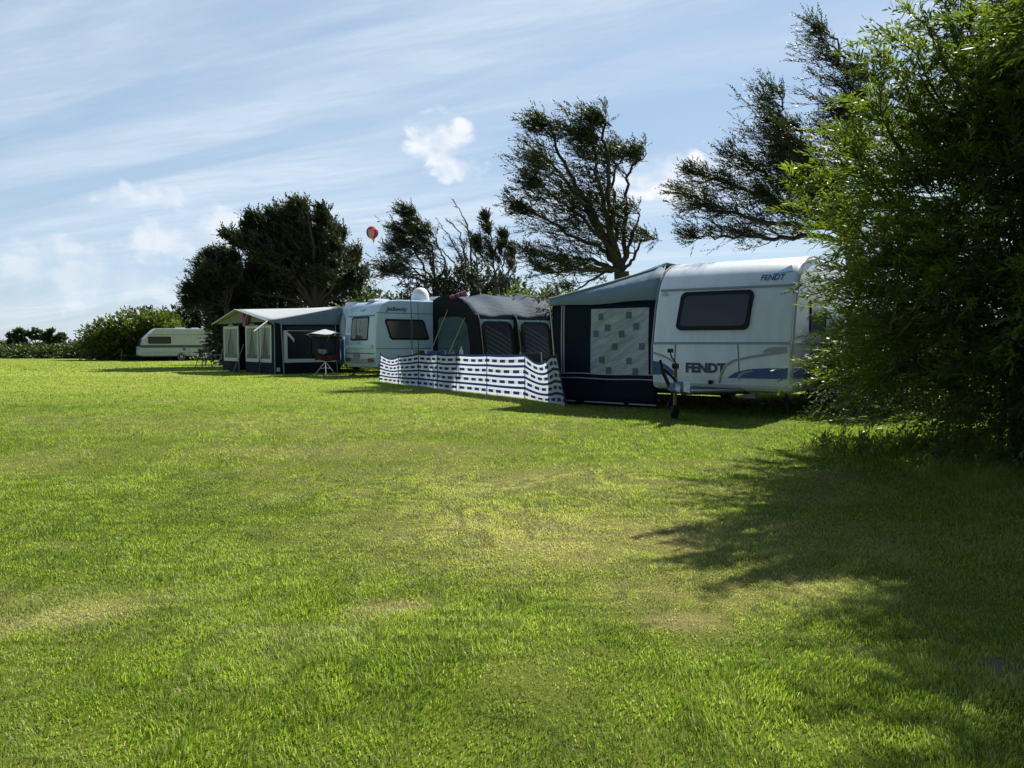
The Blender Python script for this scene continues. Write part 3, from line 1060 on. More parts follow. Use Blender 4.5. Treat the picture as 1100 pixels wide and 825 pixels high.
# big willow, right foreground
def make_willow():
    c = (5.9, 8.5)
    g = Vector((c[0], c[1], hz(*c)))
    root = empty('willow', g, 0, 'large bushy willow with long narrow leaves filling the right side of the photo', 'tree')
    lobes = [(0.05, -0.1, 2.25, 2.75, 1.9, 1.45), (1.05, -0.3, 4.1, 2.1, 1.8, 1.9), (0.25, -0.4, 1.0, 2.3, 1.7, 1.0), (0.55, -1.6, 4.35, 1.75, 1.5, 1.35), (1.5, -1.2, 2.0, 1.9, 1.9, 1.9),
             (-0.6, -0.1, 2.9, 1.25, 1.1, 0.9), (0.0, -0.2, 3.7, 1.2, 1.0, 0.9), (0.95, 0.0, 5.0, 1.2, 1.1, 1.0), (-1.1, 0.0, 1.45, 1.0, 0.9, 0.75), (-0.5, -2.9, 4.3, 1.25, 1.2, 1.0), (1.7, -3.0, 3.3, 1.8, 1.6, 1.9), (1.9, -1.3, 0.9, 1.6, 1.3, 1.0)]
    wood = MB()
    tips = []
    for s in range(70):
        l = random.choice(lobes)
        v = Vector(tuple(rand_unit(1)[0]))
        tip = Vector((l[0] + v.x * l[3] * .85, l[1] + v.y * l[4] * .85, max(0.4, l[2] + v.z * l[5] * .85)))
        b0 = Vector((random.gauss(0.3, .35), random.gauss(0, .3), -0.05))
        mid = b0.lerp(tip, 0.5) + Vector((0.1, 0.1, 0.45))
        ln = smooth_line([b0, mid, tip], 12)
        r_ = random.uniform(0.03, 0.06)
        wood.tube(ln, [r_ * (1 - i / 12) + 0.006 for i in range(13)], 5, cap=False)
        tips.append(ln)
    # shoots standing out of the top with sky between them
    SP, SD = [], []
    for (px, py, qx, qy) in [(1000, 90, 958, 38), (985, 120, 945, 62), (1010, 60, 975, 12), (960, 150, 925, 110), (1030, 50, 1003, -10), (950, 130, 930, 75),
                             (1045, 40, 1030, -20), (930, 185, 895, 160), (900, 215, 862, 196), (1000, 100, 965, 75), (930, 170, 905, 140)]:
        a_ = at(px, py, 7.9) - g; b_ = at(qx, qy, 7.7 + random.uniform(-.3, .3)) - g
        m_ = a_.lerp(b_, 0.5) + Vector((0.05, 0, 0.06))
        ln = smooth_line([a_ + Vector((.5, .2, -.5)), a_, m_, b_], 12)
        wood.tube(ln, [0.016 * (1 - i / 12) + 0.003 for i in range(13)], 4, cap=False)
        for j in range(3, 13):
            for r_ in range(3):
                SP.append(ln[j] + Vector((random.gauss(0, .03),) * 3)); SD.append((ln[j] - ln[j - 1]).normalized() + Vector((random.gauss(0, .55), random.gauss(0, .55), random.gauss(0, .45))))
    wood.build('trunk', M['stem'], root, smooth=True)
    lb0 = np.array(lobes)
    A = np.array([l[3] * l[4] + l[4] * l[5] + l[3] * l[5] for l in lobes])
    n = 5000
    pick = rng.choice(len(lobes), n, p=A / A.sum())
    lb = lb0[pick]
    u = rand_unit(n)
    flip = (u[:, 1] > 0) & (rng.uniform(0, 1, n) < 0.4)
    u[flip, 1] *= -1
    rr = 1 - 0.55 * rng.uniform(0, 1, n) ** 1.5
    rough = 0.62 + 0.50 * vnoise(u[:, 0] * 5 + pick * 7, u[:, 2] * 5 + u[:, 1] * 3, 1.0, 191)
    P = lb[:, :3] + u * lb[:, 3:] * (rr * rough)[:, None]
    keep = P[:, 2] > 0.15
    P, u = P[keep], u[keep]
    D = unit(u * 0.8 + rng.normal(0, 0.38, P.shape) + np.array([-0.75, -0.15, 0.12]))
    n = len(P)
    ln_ = rng.uniform(0.45, 1.05, n)
    ok = P[:, 0] + D[:, 0] * (ln_ + .25) > -2.85
    P, D, ln_ = P[ok], D[ok], ln_[ok]
    n = len(P)
    tw = MB()
    for p_, d_, l_ in zip(P, D, ln_):
        p_, d_ = Vector(p_), Vector(d_)
        tw.tube([p_ - d_ * .15, p_ + d_ * l_ * .5 - Vector((0, 0, .04 * l_)), p_ + d_ * l_ - Vector((0, 0, .20 * l_ * l_))], [0.007, 0.005, 0.002], 3, cap=False)
    tw.build('twigs', M['stem'], root)
    kk = 7
    f = (np.arange(kk) + rng.uniform(0, 1, (n, kk))) / kk
    SPp = P[:, None, :] + D[:, None, :] * (f * ln_[:, None])[..., None]
    SPp[..., 2] -= 0.20 * (f * ln_[:, None]) ** 2
    SDd = D[:, None, :] + rng.normal(0, 0.42, (n, kk, 3))
    tv = np.clip(vnoise(P[:, 0], P[:, 2] + P[:, 1], 0.5, 193) * 0.7 + rng.uniform(0, .3, n), 0, 1)
    tv = np.repeat(tv, kk)
    P = np.concatenate([SPp.reshape(-1, 3), np.array([tuple(v) for v in SP])]); D = np.concatenate([SDd.reshape(-1, 3), np.array([tuple(v) for v in SD])])
    tv = np.concatenate([tv, rng.uniform(.2, 1, len(SP))])
    a = sprays(P, D, 15, 0.36, 0.115, 0.0185, 0.75, 0.5, tintv=tv, flat=0.8)
    leaves_mesh('crown', *a, M['lf_willow'], root)
    return root


make_willow()

# bushes and hedges
G_HEDGE = 'hedge bushes round the meadow'
bush('bush', 'bright green bush behind the inflatable awning, under the open-crowned tree', 'bush', (1.1, 27.5),
     [(-0.9, 0, 2.0, 1.3, 1.0, 1.0), (0.4, 0, 2.1, 1.3, 1.0, 0.95), (1.3, 0, 1.7, 1.0, .9, .9), (0.2, 0, 1.0, 2.0, 1.0, 1.1)], 2600, 0.12, 0.05, 'lf_bush', G_HEDGE)
bush('bush', 'dark evergreen bush under the middle wind-bent trees, behind the satellite dome', 'bush', (-1.9, 31.5),
     [(-1.2, 0, 2.2, 1.6, 1.2, 1.9), (0.4, 0, 2.5, 1.5, 1.2, 1.9), (1.7, 0, 2.3, 1.2, 1.1, 1.6), (-2.6, 0, 1.7, 1.2, 1.0, 1.4)], 5200, 0.15, 0.065, 'lf_dark', G_HEDGE)
bush('bush', 'low dark bush between the dense conifer and the middle trees, above the pale blue caravan', 'bush', (-5.6, 35),
     [(-0.8, 0, 1.8, 1.5, 1.2, 1.7), (0.8, 0, 1.4, 1.5, 1.2, 1.7), (2.0, 0, 1.2, 1.3, 1.0, 1.4)], 2800, 0.16, 0.065, 'lf_hedge', G_HEDGE)
bush('bush', 'dark bushes under the dense conifer, directly behind the porch awning', 'bush', (-11.5, 38.5),
     [(-1.9, 0, 1.6, 1.4, 1.3, 2.1), (-0.6, 0, 2.2, 2.0, 1.3, 2.5), (1.2, 0, 2.6, 2.0, 1.3, 2.8), (3.2, 0, 2.2, 1.9, 1.3, 2.5), (-3.0, 0.3, 3.7, 1.6, 1.2, 1.25), (-1.6, 0, 3.6, 1.5, 1.2, 1.5), (-2.7, 0.2, 2.7, 1.2, 1.1, 1.2), (4.6, 0, 1.4, 1.5, 1.2, 1.9)], 9500, 0.17, 0.07, 'lf_dark', G_HEDGE, stems=12)
bush('bush', 'dark bush left of the porch awning, seen behind the round camp table', 'bush', (-16.3, 46),
     [(-0.7, 0, 1.7, 1.2, 1.3, 1.9), (0.8, 0, 1.9, 1.6, 1.4, 2.0), (2.4, 0, 1.6, 1.5, 1.2, 1.8)], 4200, 0.20, 0.09, 'lf_dark', G_HEDGE)
bush('bush', 'tall dark hedge bush behind the farthest caravan', 'bush', (-25.5, 62.5),
     [(-4.0, 0, 1.8, 2.2, 1.5, 2.0), (-1.6, 0, 2.0, 2.4, 1.5, 2.2), (0.8, 0, 2.3, 2.4, 1.5, 2.35), (3.2, 0, 2.2, 2.2, 1.5, 2.3), (5.2, 0, 2.2, 2.0, 1.5, 2.2), (7.5, 0, 2.2, 2.0, 1.5, 2.2)], 6500, 0.26, 0.12, 'lf_dark', G_HEDGE, stems=14)
bush('bush', 'broad rounded pale green bush left of the farthest caravan', 'bush', (-29.7, 59.5),
     [(-1.9, 0, 1.4, 1.9, 1.6, 1.5), (0.4, 0, 2.1, 2.2, 1.6, 1.75), (2.4, 0, 2.2, 1.8, 1.5, 1.5), (-0.6, -0.4, 1.1, 3.0, 1.5, 1.2), (1.8, -0.2, 1.1, 2.2, 1.4, 1.3)], 6500, 0.20, 0.10, 'lf_bush', G_HEDGE, stems=10)
bush('bush', 'low hedge bush at the far left edge of the meadow', 'bush', (-45.5, 68),
     [(-4.5, 0, 0.4, 2.4, 1.5, 0.8), (-1.8, 0, 0.45, 2.4, 1.5, 0.65), (1.0, 0, 0.4, 2.2, 1.4, 0.7)], 2600, 0.20, 0.10, 'lf_hedge', G_HEDGE)
bush('bush', 'low hedge bush between the flat-topped tree and the broad pale green bush', 'bush', (-38.2, 66),
     [(-3.2, 0, 0.35, 2.4, 1.4, .65), (-0.6, 0, 0.4, 2.2, 1.4, .65), (1.8, 0, 0.45, 2.2, 1.4, .75), (3.4, 0, 0.7, 1.8, 1.2, 1.0)], 2800, 0.20, 0.10, 'lf_hedge', G_HEDGE)
wind_tree('distant flat-topped tree on the far left skyline, above the low hedge', 72, (40, 376),
          [[(28, 366), (16, 362), (10, 360)], [(34, 362), (26, 358), (20, 356)], [(42, 364), (40, 358), (36, 355)], [(50, 364), (56, 359), (58, 357)], [(48, 366), (62, 363), (69, 362)], [(30, 369), (15, 369), (8, 368)], [(55, 368), (64, 367), (70, 366)]],
          trunk_r=0.16, dens=1.9, br_len=0.75, leafL=0.22, leafW=0.10, spray_len=0.3, k=6, leafm='lf_hedge', group=None, depth=0.5, name='flat_topped_tree', wind=(-0.5, 0, 0.1))
bush('bush', 'added low dark bush beside the large white caravan, shading the ground under it', 'bush', (6.9, 13.9),
     [(-1.4, -1.7, .5, .6, .9, .7), (-0.6, -0.7, .6, .8, .9, .9), (0.2, 0.3, .6, .8, 1.0, .95), (0.9, 1.4, .6, .9, 1.0, 1.0), (1.7, 2.6, .7, .9, 1.0, 1.0)], 4200, 0.12, 0.05, 'lf_dark', G_HEDGE)  # added bush, there to keep sun off the grass seen under the caravan
# far hedgerow closing the horizon to the sides of the view
g = empty('hedgerow', (-75, 95, hz(-75, 95)), 0, 'distant low hedgerow beyond the far left end of the meadow', 'hedge')
n = 7000
u = rng.uniform(0, 1, n)
P = np.stack([(u - 0.5) * 110, rng.normal(0, 1.0, n) + (u - .5) * 30, rng.uniform(0, 1, n) * (0.9 + 0.6 * vnoise(u * 110, u * 0, 4, 5))], -1)
a = sprays(P, rand_unit(n) + np.array([0, 0, .4]), 6, 0.6, 0.5, 0.28, 0.9, tintv=rng.uniform(0, 1, n))
leaves_mesh('foliage', *a, M['lf_hedge'], g)

# low weeds and long stems at the foot of the willow
g0 = Vector((4.5, 8.6, hz(4.5, 8.6)))
g = empty('weed_clump', g0, 0, 'ragged sunlit weeds growing along the foot of the willow', 'weeds')
n = 260
P = np.stack([rng.uniform(-1.0, 0.9, n), rng.normal(0, .22, n), np.zeros(n)], -1)
D = np.stack([rng.normal(0, .35, n), rng.normal(0, .35, n), np.ones(n)], -1)
a = sprays(P, D, 9, 0.2, 0.075, 0.02, 0.9, tintv=rng.uniform(0.3, 1, n))
leaves_mesh('foliage', *a, M['lf_bush'], g)

# ------------------------------------------------------------------ caravans


def profile_x(front, z):
    """depth of the curved end at height z"""
    for (x0, z0), (x1, z1) in zip(front[:-1], front[1:]):
        if z <= z1:
            t = 0 if z1 == z0 else max(0, (z - z0) / (z1 - z0))
            return x0 + (x1 - x0) * t
    return front[-1][0]


def caravan_body(mb, front, rear, W, r=0.07):
    """closed hull: front profile (bottom to top) then rear profile (top to bottom), rounded side edges"""
    prof = list(front) + list(rear)
    n = len(prof)

    def ins(d):
        out = []
        for i in range(n):
            a, b, c = prof[i - 1], prof[i], prof[(i + 1) % n]
            v1 = Vector((b[0] - a[0], b[1] - a[1])); v2 = Vector((c[0] - b[0], c[1] - b[1]))
            v1.normalize(); v2.normalize()
            nn = Vector((v1.y + v2.y, -(v1.x + v2.x)))
            if nn.length > 0:
                nn.normalize()
            out.append((b[0] + nn.x * d, b[1] + nn.y * d))
        return out
    secs = [(-W / 2, r), (-W / 2 + r * 0.3, r * 0.3), (-W / 2 + r, 0), (W / 2 - r, 0), (W / 2 - r * 0.3, r * 0.3), (W / 2, r)]
    vs_, fs = [], []
    for (y, d) in secs:
        for (x, z) in ins(d):
            vs_.append((x, y, z))
    for s in range(len(secs) - 1):
        for i in range(n):
            j = (i + 1) % n
            fs.append((s * n + i, (s + 1) * n + i, (s + 1) * n + j, s * n + j))
    fs.append(tuple(range(n)))
    fs.append(tuple((len(secs) - 1) * n + i for i in range(n))[::-1])
    mb.add(vs_, fs)


def wheel(parent, x, y, z, r=0.33, w=0.2, out=-1):
    t = MB()
    t.lathe([(r - .08, -w / 2), (r - .02, -w / 2), (r, -w / 3), (r, w / 3), (r - .02, w / 2), (r - .08, w / 2)], (x, y, z), 28, 'y')
    wh = t.build('wheel', M['rubber'], parent, smooth=True)
    m = MB()
    m.lathe([(0.05, out * (w / 2 + .012)), (r - .14, out * (w / 2 - .01)), (r - .085, out * (w / 2 + .012)), (r - .075, out * (w / 2 - .02)), (0.02, out * (w / 2 - .04))], (x, y, z), 28, 'y')
    m.build('rim', M['steel'], wh, smooth=True)


def window_on(parent, fn, outline, off=0.03, pane='pane', inner=0.045, label=None):
    m = MB()
    o2 = inset(outline, inner)
    m.strip(outline, o2, fn, off, closed=True)
    fr = m.build('window', M['rubber'], parent, smooth=True)
    p = MB()
    disc(p, inset(outline, inner * 0.9), fn, off - 0.008)
    p.build('pane', M[pane], fr, smooth=True)
    return fr


def band(mb, fn, a0, a1, z, h, off=0.012, n=2):
    A = [(a0 + (a1 - a0) * i / n, z + h / 2) for i in range(n + 1)]
    B = [(a0 + (a1 - a0) * i / n, z - h / 2) for i in range(n + 1)]
    mb.strip(A, B, fn, off)


# ---- caravan with FENDT lettering (front end towards the camera)
FR = [(0.16, 0.36), (0.06, 0.40), (0.01, 0.50), (0.0, 0.62), (0.0, 1.12), (0.02, 1.16), (0.05, 1.35), (0.12, 1.70), (0.22, 2.02), (0.33, 2.22), (0.50, 2.38), (0.75, 2.49), (1.1, 2.55)]
RE = [(3.5, 2.58), (5.3, 2.54), (5.8, 2.38), (6.05, 2.05), (6.15, 1.3), (6.15, 0.42), (6.0, 0.36)]
C1 = (3.295, 12.23)
CZ = hz(*C1)
car1 = empty('caravan', (C1[0], C1[1], CZ), math.atan2(.814, .581), 'large white caravan, lettered front with one big dark window, half hidden by the willow', 'caravan')
W1 = 2.30
b = MB(); caravan_body(b, FR, RE, W1); b.build('body', M['white'], car1, smooth=True, angle=28)


def f1(a, z, off):
    """front surface of the large caravan, a to image right"""
    x = profile_x(FR, z)
    dx = profile_x(FR, z + .02) - profile_x(FR, z - .02)
    nx, nz = -0.04, dx
    l = math.hypot(nx, nz)
    return (x + nx / l * off, -a, z + nz / l * off)


window_on(car1, f1, rrect(-0.71, 0.50, 1.35, 1.975, 0.09, skew=0.07), 0.05, 'blind', 0.06)
m = MB()
m.strip(*[[(a, z + s) for a in (-1.09, -.5, 0, .5, 1.09)] for z, s in ((2.03, .014), (2.03, -.014))], f1, 0.02)
m.strip([(a, 1.155) for a in (-1.12, -.5, 0, .5, 1.12)], [(a, 1.125) for a in (-1.12, -.5, 0, .5, 1.12)], f1, 0.018)
m.each('trim', M['grey_trim'], car1)
m = MB()
for (aa, s) in ((-0.72, -0.05), (0.33, 0.06)):     # edges of the gas locker lid
    m.strip([(aa + s * (1.1 - z) - .007, z) for z in (.42, .6, .8, 1.0, 1.12)], [(aa + s * (1.1 - z) + .007, z) for z in (.42, .6, .8, 1.0, 1.12)], f1, 0.008)
m.each('locker_seam', M['seam'], car1)
m = MB()
m.strip([(-1.1, .50), (-.5, .50), (.5, .50), (1.1, .50)], [(-1.1, .455), (-.5, .455), (.5, .455), (1.1, .455)], f1, 0.045)
m.build('bumper_strip', M['cream'], car1)
# moulded arches low on the panel
m = MB()
arc = [(0.02, .50), (0.05, .66), (0.12, .80), (0.25, .88), (0.5, .94), (0.8, .99), (1.06, 1.03)]
m.strip(arc, [(p[0] + .025, p[1] - .03) for p in arc], f1, 0.014)
arc = [(-1.12, 1.00), (-0.95, .95), (-.80, .88), (-.72, .82)]
m.strip(arc, [(p[0], p[1] - .03) for p in arc], f1, 0.014)
arc = [(0.72, 1.0), (0.76, 1.05), (0.85, 1.08), (1.08, 1.09)]
m.strip(arc, [(p[0] + .01, 1.0 + (p[1] - 1.0) * .1 - .005) for p in arc], f1, 0.012)
m.each('moulding', M['decal_grey'], car1)
m = MB()
top = [(0.17, .60), (0.30, .68), (0.5, .735), (0.75, .755), (1.1, .765)]
m.strip(top, [(p[0], .592) for p in top], f1, 0.010)
top = [(-1.12, .845), (-1.0, .83), (-.88, .78), (-.76, .69), (-.70, .62)]
m.strip(top, [(p[0], .615) for p in top], f1, 0.010)
m.each('blue_swoosh', M['blue'], car1)
m = MB()
c_ = [(0.32, .605), (0.36, .66), (0.45, .70), (0.55, .715)]
m.strip(c_, [(p[0] + .05, p[1] - .012 * (1 if i == 0 else 1)) for i, p in enumerate(c_)], f1, 0.014)
c_ = [(-.98, .78), (-.9, .74), (-.86, .68), (-.86, .62)]
m.strip(c_, [(p[0] - .045, p[1] - .005) for p in c_], f1, 0.014)
m.each('swoosh_highlight', M['decal_grey'], car1)
m = MB(); text_on(m, 'FENDT', f1, -0.20, 0.735, 0.205, bold=0.011, shear=0.0, width=1.06); m.build('lettering', M['decal_dark'], car1)
m = MB(); text_on(m, 'FENDT', f1, 0.76, 2.165, 0.125, bold=0.003, shear=0.15, width=0.95)
m.build('lettering', M['blue'], car1)
m = MB()
m.strip([(0.76, 2.235), (0.9, 2.30), (1.0, 2.36)], [(0.82, 2.232), (0.97, 2.25), (1.06, 2.26)], f1, 0.012)
m.build('logo_peak', M['lightblue'], car1)
m = MB(); m.lathe([(0.035, 0), (0.035, .05), (.02, .06)], (-0.05, 0.1, 0.515), 12, 'x'); m.build('lock', M['rubber'], car1)
m = MB()
for a_ in (-1.0, ):
    pts = [f1(a_ + .06 * math.cos(t_), 1.96 + .02 * math.sin(t_), .02) for t_ in np.linspace(0, 6.28, 9)[:-1]]
    m.tube(pts + [pts[0]], 0.006, 5)
m.build('marker_light', M['grey_trim'], car1)
# grab handle rails at the right corner and the corner trim
m = MB()
for s in (1, -1):
    m.tube([(FRx + .01, s * (W1 / 2 + .012), z) for (FRx, z) in [(x + .03, z) for x, z in FR[3:]]] + [(3.5, s * (W1 / 2 + .012), 2.56)], 0.016, 6)
m.each('awning_rail', M['grey_trim'], car1)


def side1(s):
    return lambda a, z, off: (a, s * (W1 / 2 + off), z)


window_on(car1, side1(-1), rrect(1.0, 2.0, 1.3, 1.85, .09), 0.03)
window_on(car1, side1(-1), rrect(3.9, 4.8, 1.3, 1.85, .09), 0.03)
m = MB(); band(m, side1(-1), 0.1, 6.0, 0.47, 0.06, 0.02); band(m, side1(-1), 0.1, 6.0, 1.14, 0.03, 0.015); m.each('side_moulding', M['grey_trim'], car1)
m = MB(); band(m, side1(-1), 0.1, 1.4, 0.68, 0.16, 0.008); m.build('blue_swoosh', M['blue'], car1)
for s in (-1, 1):
    wheel(car1, 3.3, s * 1.0, 0.33, out=s)
m = MB()
m.box((3.1, 0, 0.40), (5.6, 2.0, 0.06))
for s in (-1, 1):
    m.tube([(-1.4, 0, 0.42), (0.3, s * .45, .36), (5.6, s * .55, .34)], 0.035, 6)
    m.tube([(0.5, s * .95, .36), (0.35, s * 1.02, .02)], 0.022, 6)
    m.box((0.35, s * 1.02, .012), (.16, .12, .024))
m.box((0.0, 0, 0.40), (.5, .7, .04))
m.build('chassis', M['dark_metal'], car1)
m = MB()
for s in (-1, 1):
    m.tube([(-1.3, s * .03, 0.44), (-0.02, s * .42, .40)], 0.03, 6)
m.each('drawbar', M['steel'], car1)
# coupling under its cloth cover, brake lever, jockey wheel
m = MB()
m.box((-1.36, 0.02, 0.50), (.34, .20, .15), (0, .12, 0), taper=.6); m.box((-1.62, 0.02, 0.50), (.22, .12, .11), (0, .25, 0), taper=.7)
m.box((-1.1, 0.02, .45), (.5, .2, .10), taper=.8)
m.build('coupling_cover', M['cover'], car1, smooth=True)
m = MB()
m.tube([(-1.35, .22, .50), (-1.42, .30, .72), (-1.45, .33, .90)], [.03, .026, .02], 6)
m.tube([(-1.25, .10, .52), (-1.30, .22, .66), (-1.34, .32, .76)], [.025, .022, .03], 6)
m.each('brake_lever', M['rubber'], car1)
j = MB()
j.tube([(-1.10, .24, 0.14), (-1.10, .24, .80)], 0.030, 10)
jw = j.build('jockey_wheel', M['brass'], car1, smooth=True)
j = MB(); j.lathe([(.02, -.035), (.10, -.03), (.11, 0), (.10, .03), (.02, .035)], (-1.10, .24, .11), 18, 'y')
j.tube([(-1.10, .19, .11), (-1.10, .19, .2), (-1.10, .29, .2), (-1.10, .29, .11)], .009, 5)
j.build('tyre', M['rubber'], jw, smooth=True)
j = MB(); j.tube([(-1.10, .24, .79), (-1.10, .24, .86), (-1.13, .29, .93), (-1.13, .31, 1.00)], .012, 6); j.box((-1.13, .31, 1.03), (.11, .05, .06)); j.box((-1.10, .24, .80), (.08, .08, .08))
j.build('crank_handle', M['rubber'], jw)
m = MB(); m.box((0.28, -.45, .31), (.12, .2, .09), taper=.9); m.build('step_box', M['decal_grey'], car1)

# ---- awning of the large caravan
AW = empty('awning', (C1[0], C1[1], CZ), math.atan2(.814, .581), 'navy awning with slate blue roof and a curtained window, joined to the large white caravan', 'awning')
Y0 = W1 / 2 + .02      # caravan side
XF = 0.30              # plane of the end wall


def wa(t, z, off):
    """end wall: t metres away from the caravan"""
    return (XF - off + .01 * math.sin(t * 7 + z * 3), Y0 + t, z)


def xrail(z):
    return profile_x(FR, min(z, 2.5)) + .12


# roof, falling away from the caravan, slightly sagging
m = MB()
rows = []
for i in range(13):
    x = XF + (4.0 - XF) * i / 12
    row = []
    for jx in range(9):
        t_ = jx / 8
        zc = 2.50 + (0.05 if i else 0)
        z = zc + (1.98 - zc) * t_ - 0.05 * math.sin(math.pi * t_) * (0.35 + 0.65 * math.sin(math.pi * i / 12)) + .03 * math.sin(i * 1.6) * t_ * (1 - t_)
        xx = x if i else x + (xrail(2.45) + .0 - XF) * (1 - t_) * 0.6
        row.append((xx, Y0 + t_ * 2.22, z))
    rows.append(row)
m.sheet(rows)
m.build('roof', M['roofgrey'], AW, smooth=True, solid=0.006)
# gable: slate blue cloth between roof edge and wall head
m = MB()
A_, B_ = [], []
for i in range(13):
    t_ = i / 12
    zt = 2.50 + (1.98 - 2.50) * t_ - 0.05 * math.sin(math.pi * t_) * .35
    zb = 1.88 - .05 * t_ + .015 * math.sin(t_ * 9)
    xx = XF + (xrail(2.45) - XF) * (1 - t_) * 0.6
    A_.append((xx - .002, Y0 + t_ * 2.22, zt)); B_.append((XF - .03, Y0 + t_ * 2.22, zb))
m.sheet([A_, B_])
m.build('gable', M['roofgrey'], AW, smooth=True, solid=0.006)


def zrow(z, t0, t1, n=14):
    return [wa(t0 + (t1 - t0) * i / n + 0, z, 0.006 * math.sin(i * 1.9 + z * 5)) for i in range(n + 1)]


m = MB()
m.sheet([zrow(z, 0, 2.16 - .12 * (1 - z / 1.9)) for z in (1.90, 1.6, 1.3, 1.0, .7, .4, .2, .02)])
# the wall facing away from the camera side and its doorway side
rows = []
for z in (1.90, 1.3, .7, .02):
    k = 2.16 - .12 * (1 - z / 1.9)
    rows.append([(XF + (4.0 - XF) * i / 10, Y0 + k + .015 * math.sin(i * 2.1), z) for i in range(11)])
m.sheet(rows)
m.sheet([[(4.0, Y0 + t_, z) for t_ in (0, .7, 1.4, 2.1)] for z in (1.95, 1.0, .02)])
m.build('wall', M['navy'], AW, smooth=True, solid=0.006)
m = MB()
rows = []
for i in range(13):
    z = 1.76 - 1.18 * i / 12
    rows.append([wa(0.17 + 1.15 * k_ / 10, z, 0.016 + .004 * math.sin(k_ * 1.3 + z * 6)) for k_ in range(11)])
m.sheet(rows)
win = m.build('window', M['curtain'], AW, smooth=True)
m = MB()
for (X_, Y_) in ((360, 320), (500, 315), (535, 370), (395, 375), (465, 408), (430, 470), (565, 468), (368, 537), (503, 540), (335, 405), (400, 590), (535, 592)):
    px, py = 560 + X_ / 4.585, 270 + Y_ / 4.583
    t_ = .17 + (690 - px) / 63 * 1.15; z_ = 1.76 - (py - 331) / 72 * 1.18
    disc(m, rrect(t_ - .055, t_ + .055, z_ - .06, z_ + .06, .012, 2), wa, 0.024)
m.each('curtain_square', M['square'], win)
m = MB()
for z in (.585, .50):
    A = [(t_, z + .009 + .008 * math.sin(t_ * 5)) for t_ in np.linspace(0.02, 2.07, 12)]
    m.strip(A, [(p[0], p[1] - .018) for p in A], wa, 0.018)
m.strip([(1.88, z) for z in (1.84, 1.2, .6)], [(1.90, z) for z in (1.84, 1.2, .6)], wa, 0.02)
m.strip([(1.93, z) for z in (1.84, 1.2, .6)], [(1.95, z) for z in (1.84, 1.2, .6)], wa, 0.02)
m.strip([(0.02, .075), (2.05, .085)], [(0.02, .055), (2.05, .065)], wa, 0.02)
m.each('piping', M['piping'], AW)
m = MB(); m.tube([(XF - .02, Y0 + 2.20, 1.86), (XF - .01, Y0 + 2.02, 0.02)], 0.013, 6); m.tube([(4.0, Y0 + 2.2, 1.95), (4.0, Y0 + 2.1, 0.02)], 0.013, 6)
m.each('pole', M['alu'], AW)
m = MB(); m.tube([(A_[i][0] - .004, A_[i][1], A_[i][2] + .004) for i in range(13)], 0.012, 5); m.build('roof_edge', M['frame_white'], AW, smooth=True)

# ---- pale blue caravan in the middle (rear end and long side in view)
K = Vector((-4.48, 25.0, 0)); s2 = Vector((.79, .613, 0)).normalized(); back2 = Vector((-s2.y, s2.x, 0))
O2 = K + back2 * 1.15
CZ2 = hz(O2.x, O2.y)
FR2 = [(0.22, 0.30), (0.08, 0.34), (0.02, 0.45), (0.0, 0.75), (0.0, 1.15), (0.03, 1.6), (0.07, 1.95), (0.14, 2.2), (0.28, 2.42), (0.5, 2.54), (0.9, 2.58)]
RE2 = [(4.6, 2.58), (5.3, 2.5), (5.7, 2.25), (5.95, 1.7), (6.05, 1.0), (6.0, 0.4), (5.85, .32)]
RZ2 = math.atan2(s2.y, s2.x)
car2 = empty('caravan', (O2.x, O2.y, CZ2), RZ2, 'pale blue caravan with a rounded rear end and white dome on its roof', 'caravan')
b = MB(); caravan_body(b, FR2, RE2, 2.3, .06); b.build('body', M['bluewhite'], car2, smooth=True, angle=28)


def f2(a, z, off):
    return (profile_x(FR2, z) - off, -a, z)      # a to image right


def side2(a, z, off):
    return (a, -1.15 - off, z)


window_on(car2, f2, rrect(-0.62, 0.62, 1.22, 2.02, .07), 0.03, 'pane', 0.05)
m = MB()
for k_ in range(2):
    for i in range(6):
        a0 = (-.55 + i * .05) if k_ == 0 else (.30 + i * .05)
        m.strip([(a0, 1.95), (a0 + (.01 if k_ else -.01), 1.6), (a0, 1.28)], [(a0 + .045, 1.95), (a0 + .05, 1.6), (a0 + .045, 1.28)], f2, 0.028 + .006 * (i % 2))
m.strip([(-.1, 1.9), (-.15, 1.6), (-.1, 1.4)], [(.05, 1.9), (.0, 1.6), (.1, 1.4)], f2, .03)
m.each('curtain', M['sheer'], car2)
m = MB(); m.strip([(a, 2.06) for a in (-.95, 0, .95)], [(a, 2.035) for a in (-.95, 0, .95)], f2, .03); m.strip([(-1.05, .80), (0, .80), (1.05, .80)], [(-1.05, .77), (0, .77), (1.05, .77)], f2, .02)
band(m, side2, .05, 2.3, 2.13, .018, .008); band(m, side2, .05, 5.9, .95, .018, .008)
m.strip([(1.62, z) for z in (.4, 1.0, 1.5, 2.0, 2.5)], [(1.64, z) for z in (.4, 1.0, 1.5, 2.0, 2.5)], side2, .008)
m.each('seam', M['seam'], car2)
m = MB(); m.strip([(a, 1.08 - .02 * abs(a)) for a in (-1.0, -.5, 0, .5, 1.0)], [(a, .98 - .02 * abs(a)) for a in (-1.0, -.5, 0, .5, 1.0)], f2, .09); m.build('shelf_moulding', M['bluewhite'], car2)
m = MB(); disc(m, rrect(-.42, .02, .62, .76, .02, 2), f2, .035); m.build('number_plate', M['plate'], car2)
for s in (-1, 1):
    m = MB(); disc(m, rrect(s * .84 - .2, s * .84 + .2, .50, .62, .04, 2), f2, .03); m.build('rear_light', M['amber'], car2)
